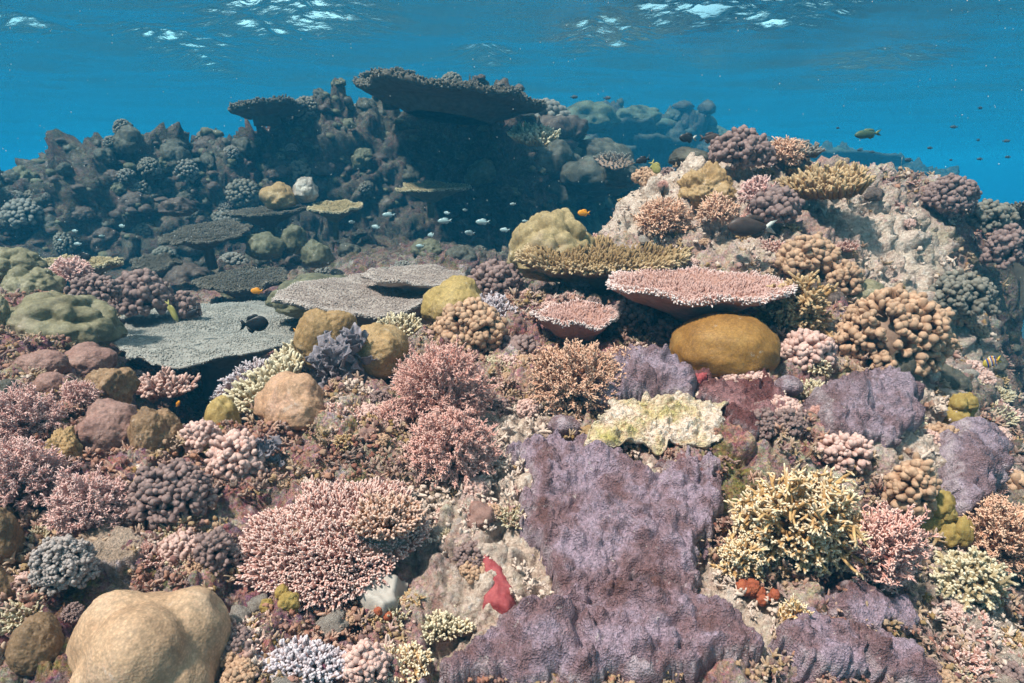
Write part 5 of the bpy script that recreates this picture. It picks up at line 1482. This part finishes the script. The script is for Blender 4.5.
F_REGAL = m_bands('striped_angelfish', [(0, (0.7, 0.45, 0.03)), (0.20, (0.7, 0.3, 0.04)), (0.30, (0.03, 0.05, 0.28)), (0.36, (0.75, 0.6, 0.4)), (0.42, (0.7, 0.3, 0.04)), (0.50, (0.03, 0.05, 0.28)), (0.56, (0.75, 0.6, 0.4)), (0.64, (0.7, 0.3, 0.04)), (0.72, (0.03, 0.05, 0.28)), (0.8, (0.55, 0.4, 0.05))])
fish('damselfish', 'black fish facing right above the wide pale table coral', 254, 324, 3.0, 28, [F_BLACK], 0, 0.62, fork=0.15, yaw=15)
fish('damselfish', 'black fish with its head down beside the yellow wrasse', 193, 313, 3.2, 18, [F_BLACK], 180, 0.5, pitch=-40)
fish('damselfish', 'black fish hiding at the left end of the wide pale table', 119, 322, 3.0, 14, [F_BLACK], 0, 0.6)
fish('damselfish', 'small black fish above the flat brown plate coral', 84, 257, 4.0, 14, [F_BLACK], 0, 0.6)
fish('wrasse', 'slender yellow fish swimming head down over the wide table', 172, 311, 3.1, 24, [F_YELLOW], 0, 0.26, pitch=-68)
fish('damselfish', 'small orange fish above the wide pale table coral, right', 257, 291, 3.5, 13, [F_ORANGE], 180, 0.48)
fish('damselfish', 'small orange fish beside the olive brown lobe', 299, 330, 2.5, 12, [F_ORANGE], 0, 0.48)
fish('damselfish', 'small orange fish left of the white ridge', 584, 213, 3.1, 13, [F_ORANGE], 180, 0.5)
fish('damselfish', 'tiny orange fish in the dark gully', 178, 404, 2.1, 8, [F_ORANGE], 0, 0.45, pitch=60)
fish('surgeonfish', 'dark brown fish with pale tail in front of the white ridge', 752, 227, 2.85, 50, [F_BROWN, F_BROWN, F_PALETAIL], 180, 0.42, fork=0.3)
fish('damselfish', 'dark fish with white tail above the ridge, left of a pair', 688, 138, 4.0, 18, [F_BLACK, F_BLACK, F_PALETAIL], 180, 0.5)
fish('damselfish', 'dark fish above the ridge, right of a pair', 710, 138, 4.0, 22, [F_BROWN], 0, 0.45)
fish('damselfish', 'dark fish low over the left end of the ridge', 643, 160, 4.0, 15, [F_BLACK], 180, 0.45, pitch=-15)
fish('damselfish', 'black fish in front of the white ridge', 664, 192, 3.1, 16, [F_BLACK], 180, 0.7, yaw=60)
fish('butterflyfish', 'pale yellow oval fish at the left end of the ridge', 655, 167, 3.5, 15, [F_YELLOW], 0, 0.62, pitch=-55)
fish('parrotfish', 'green fish swimming left in the open water', 868, 134, 4.8, 27, [F_GREEN, F_GREENF, F_GREENF], 180, 0.34, pitch=-6)
fish('bannerfish', 'tall black and white banded fish above the right slope', 900, 174, 4.0, 17, [F_BANNER, F_BANNER, F_BLACK], 0, 0.85, tall_fin=0.5, yaw=58)
fish('angelfish', 'blue and orange striped fish low on the right slope', 992, 362, 2.6, 19, [F_REGAL], 180, 0.6, pitch=-20)
pc = None
for (u, v, l) in [(445, 221, 14), (483, 222, 14), (505, 230, 13), (470, 233, 12), (431, 235, 12), (389, 215, 12), (447, 213, 11), (513, 204, 9), (465, 210, 7), (376, 227, 11), (525, 221, 8), (352, 222, 9), (420, 246, 9)]:
    Yc = 4.2 + rng.uniform(-.5, .6); hd = 180 + rng.uniform(-28, 28)
    l *= rng.uniform(.75, 1.15); hd += rng.uniform(-35, 35)
    lb = 'pale blue little fish schooling in front of the cave'
    f = fish('chromis', lb, u, v, Yc, l, [F_CHROMIS], hd, 0.38, group='pale blue fish in front of the cave', pitch=rng.uniform(-8, 8), proto=pc)
    pc = pc or f
    if f is not pc: pass
for (u, v, l) in [(75, 231, 8), (78, 244, 9), (122, 226, 9), (102, 236, 6), (60, 240, 6)]:
    fish('chromis', 'pale blue little fish below the left hill', u, v, 4.6, l, [F_CHROMIS], 180 + rng.uniform(-30, 30), 0.38, group='pale blue fish below the left hill', proto=pc)
pd = None
for (u, v, l) in [(980, 108, 7), (1006, 141, 7), (978, 140, 6), (954, 127, 7), (909, 160, 9), (951, 160, 5), (1008, 157, 6), (980, 159, 6), (930, 148, 6), (860, 150, 6), (872, 152, 6), (607, 98, 8), (574, 97, 8), (838, 128, 5)]:
    f = fish('reef_fish', 'tiny dark fish far off in the open water', u, v, 6.5 + rng.uniform(-1.5, 2), l, [F_SMALL], rng.choice([0, 180]) + rng.uniform(-30, 30), 0.42, group='tiny dark fish in open water', proto=pd)
    pd = pd or f

def plankton():
    r = np.random.default_rng(31)
    n = 420
    d = np.exp(r.uniform(math.log(0.8), math.log(4.5), n))
    x = d * r.uniform(-0.85, 0.85, n); z = d * r.uniform(-0.15, 0.3, n)
    v, f = ico(1)
    s = d * r.uniform(0.0003, 0.0007, n)
    k = z > H(x, d) + 0.05
    mb = MB()
    for i in np.nonzero(k)[0]:
        mb.add(v * s[i] * np.array([1, 1, 1.5]) + np.array([x[i], d[i], z[i]]), tris=f)
    o = mb.build('plankton', m_flat('plankton', (0.7, 0.68, 0.65))); o['kind'] = 'stuff'
plankton()
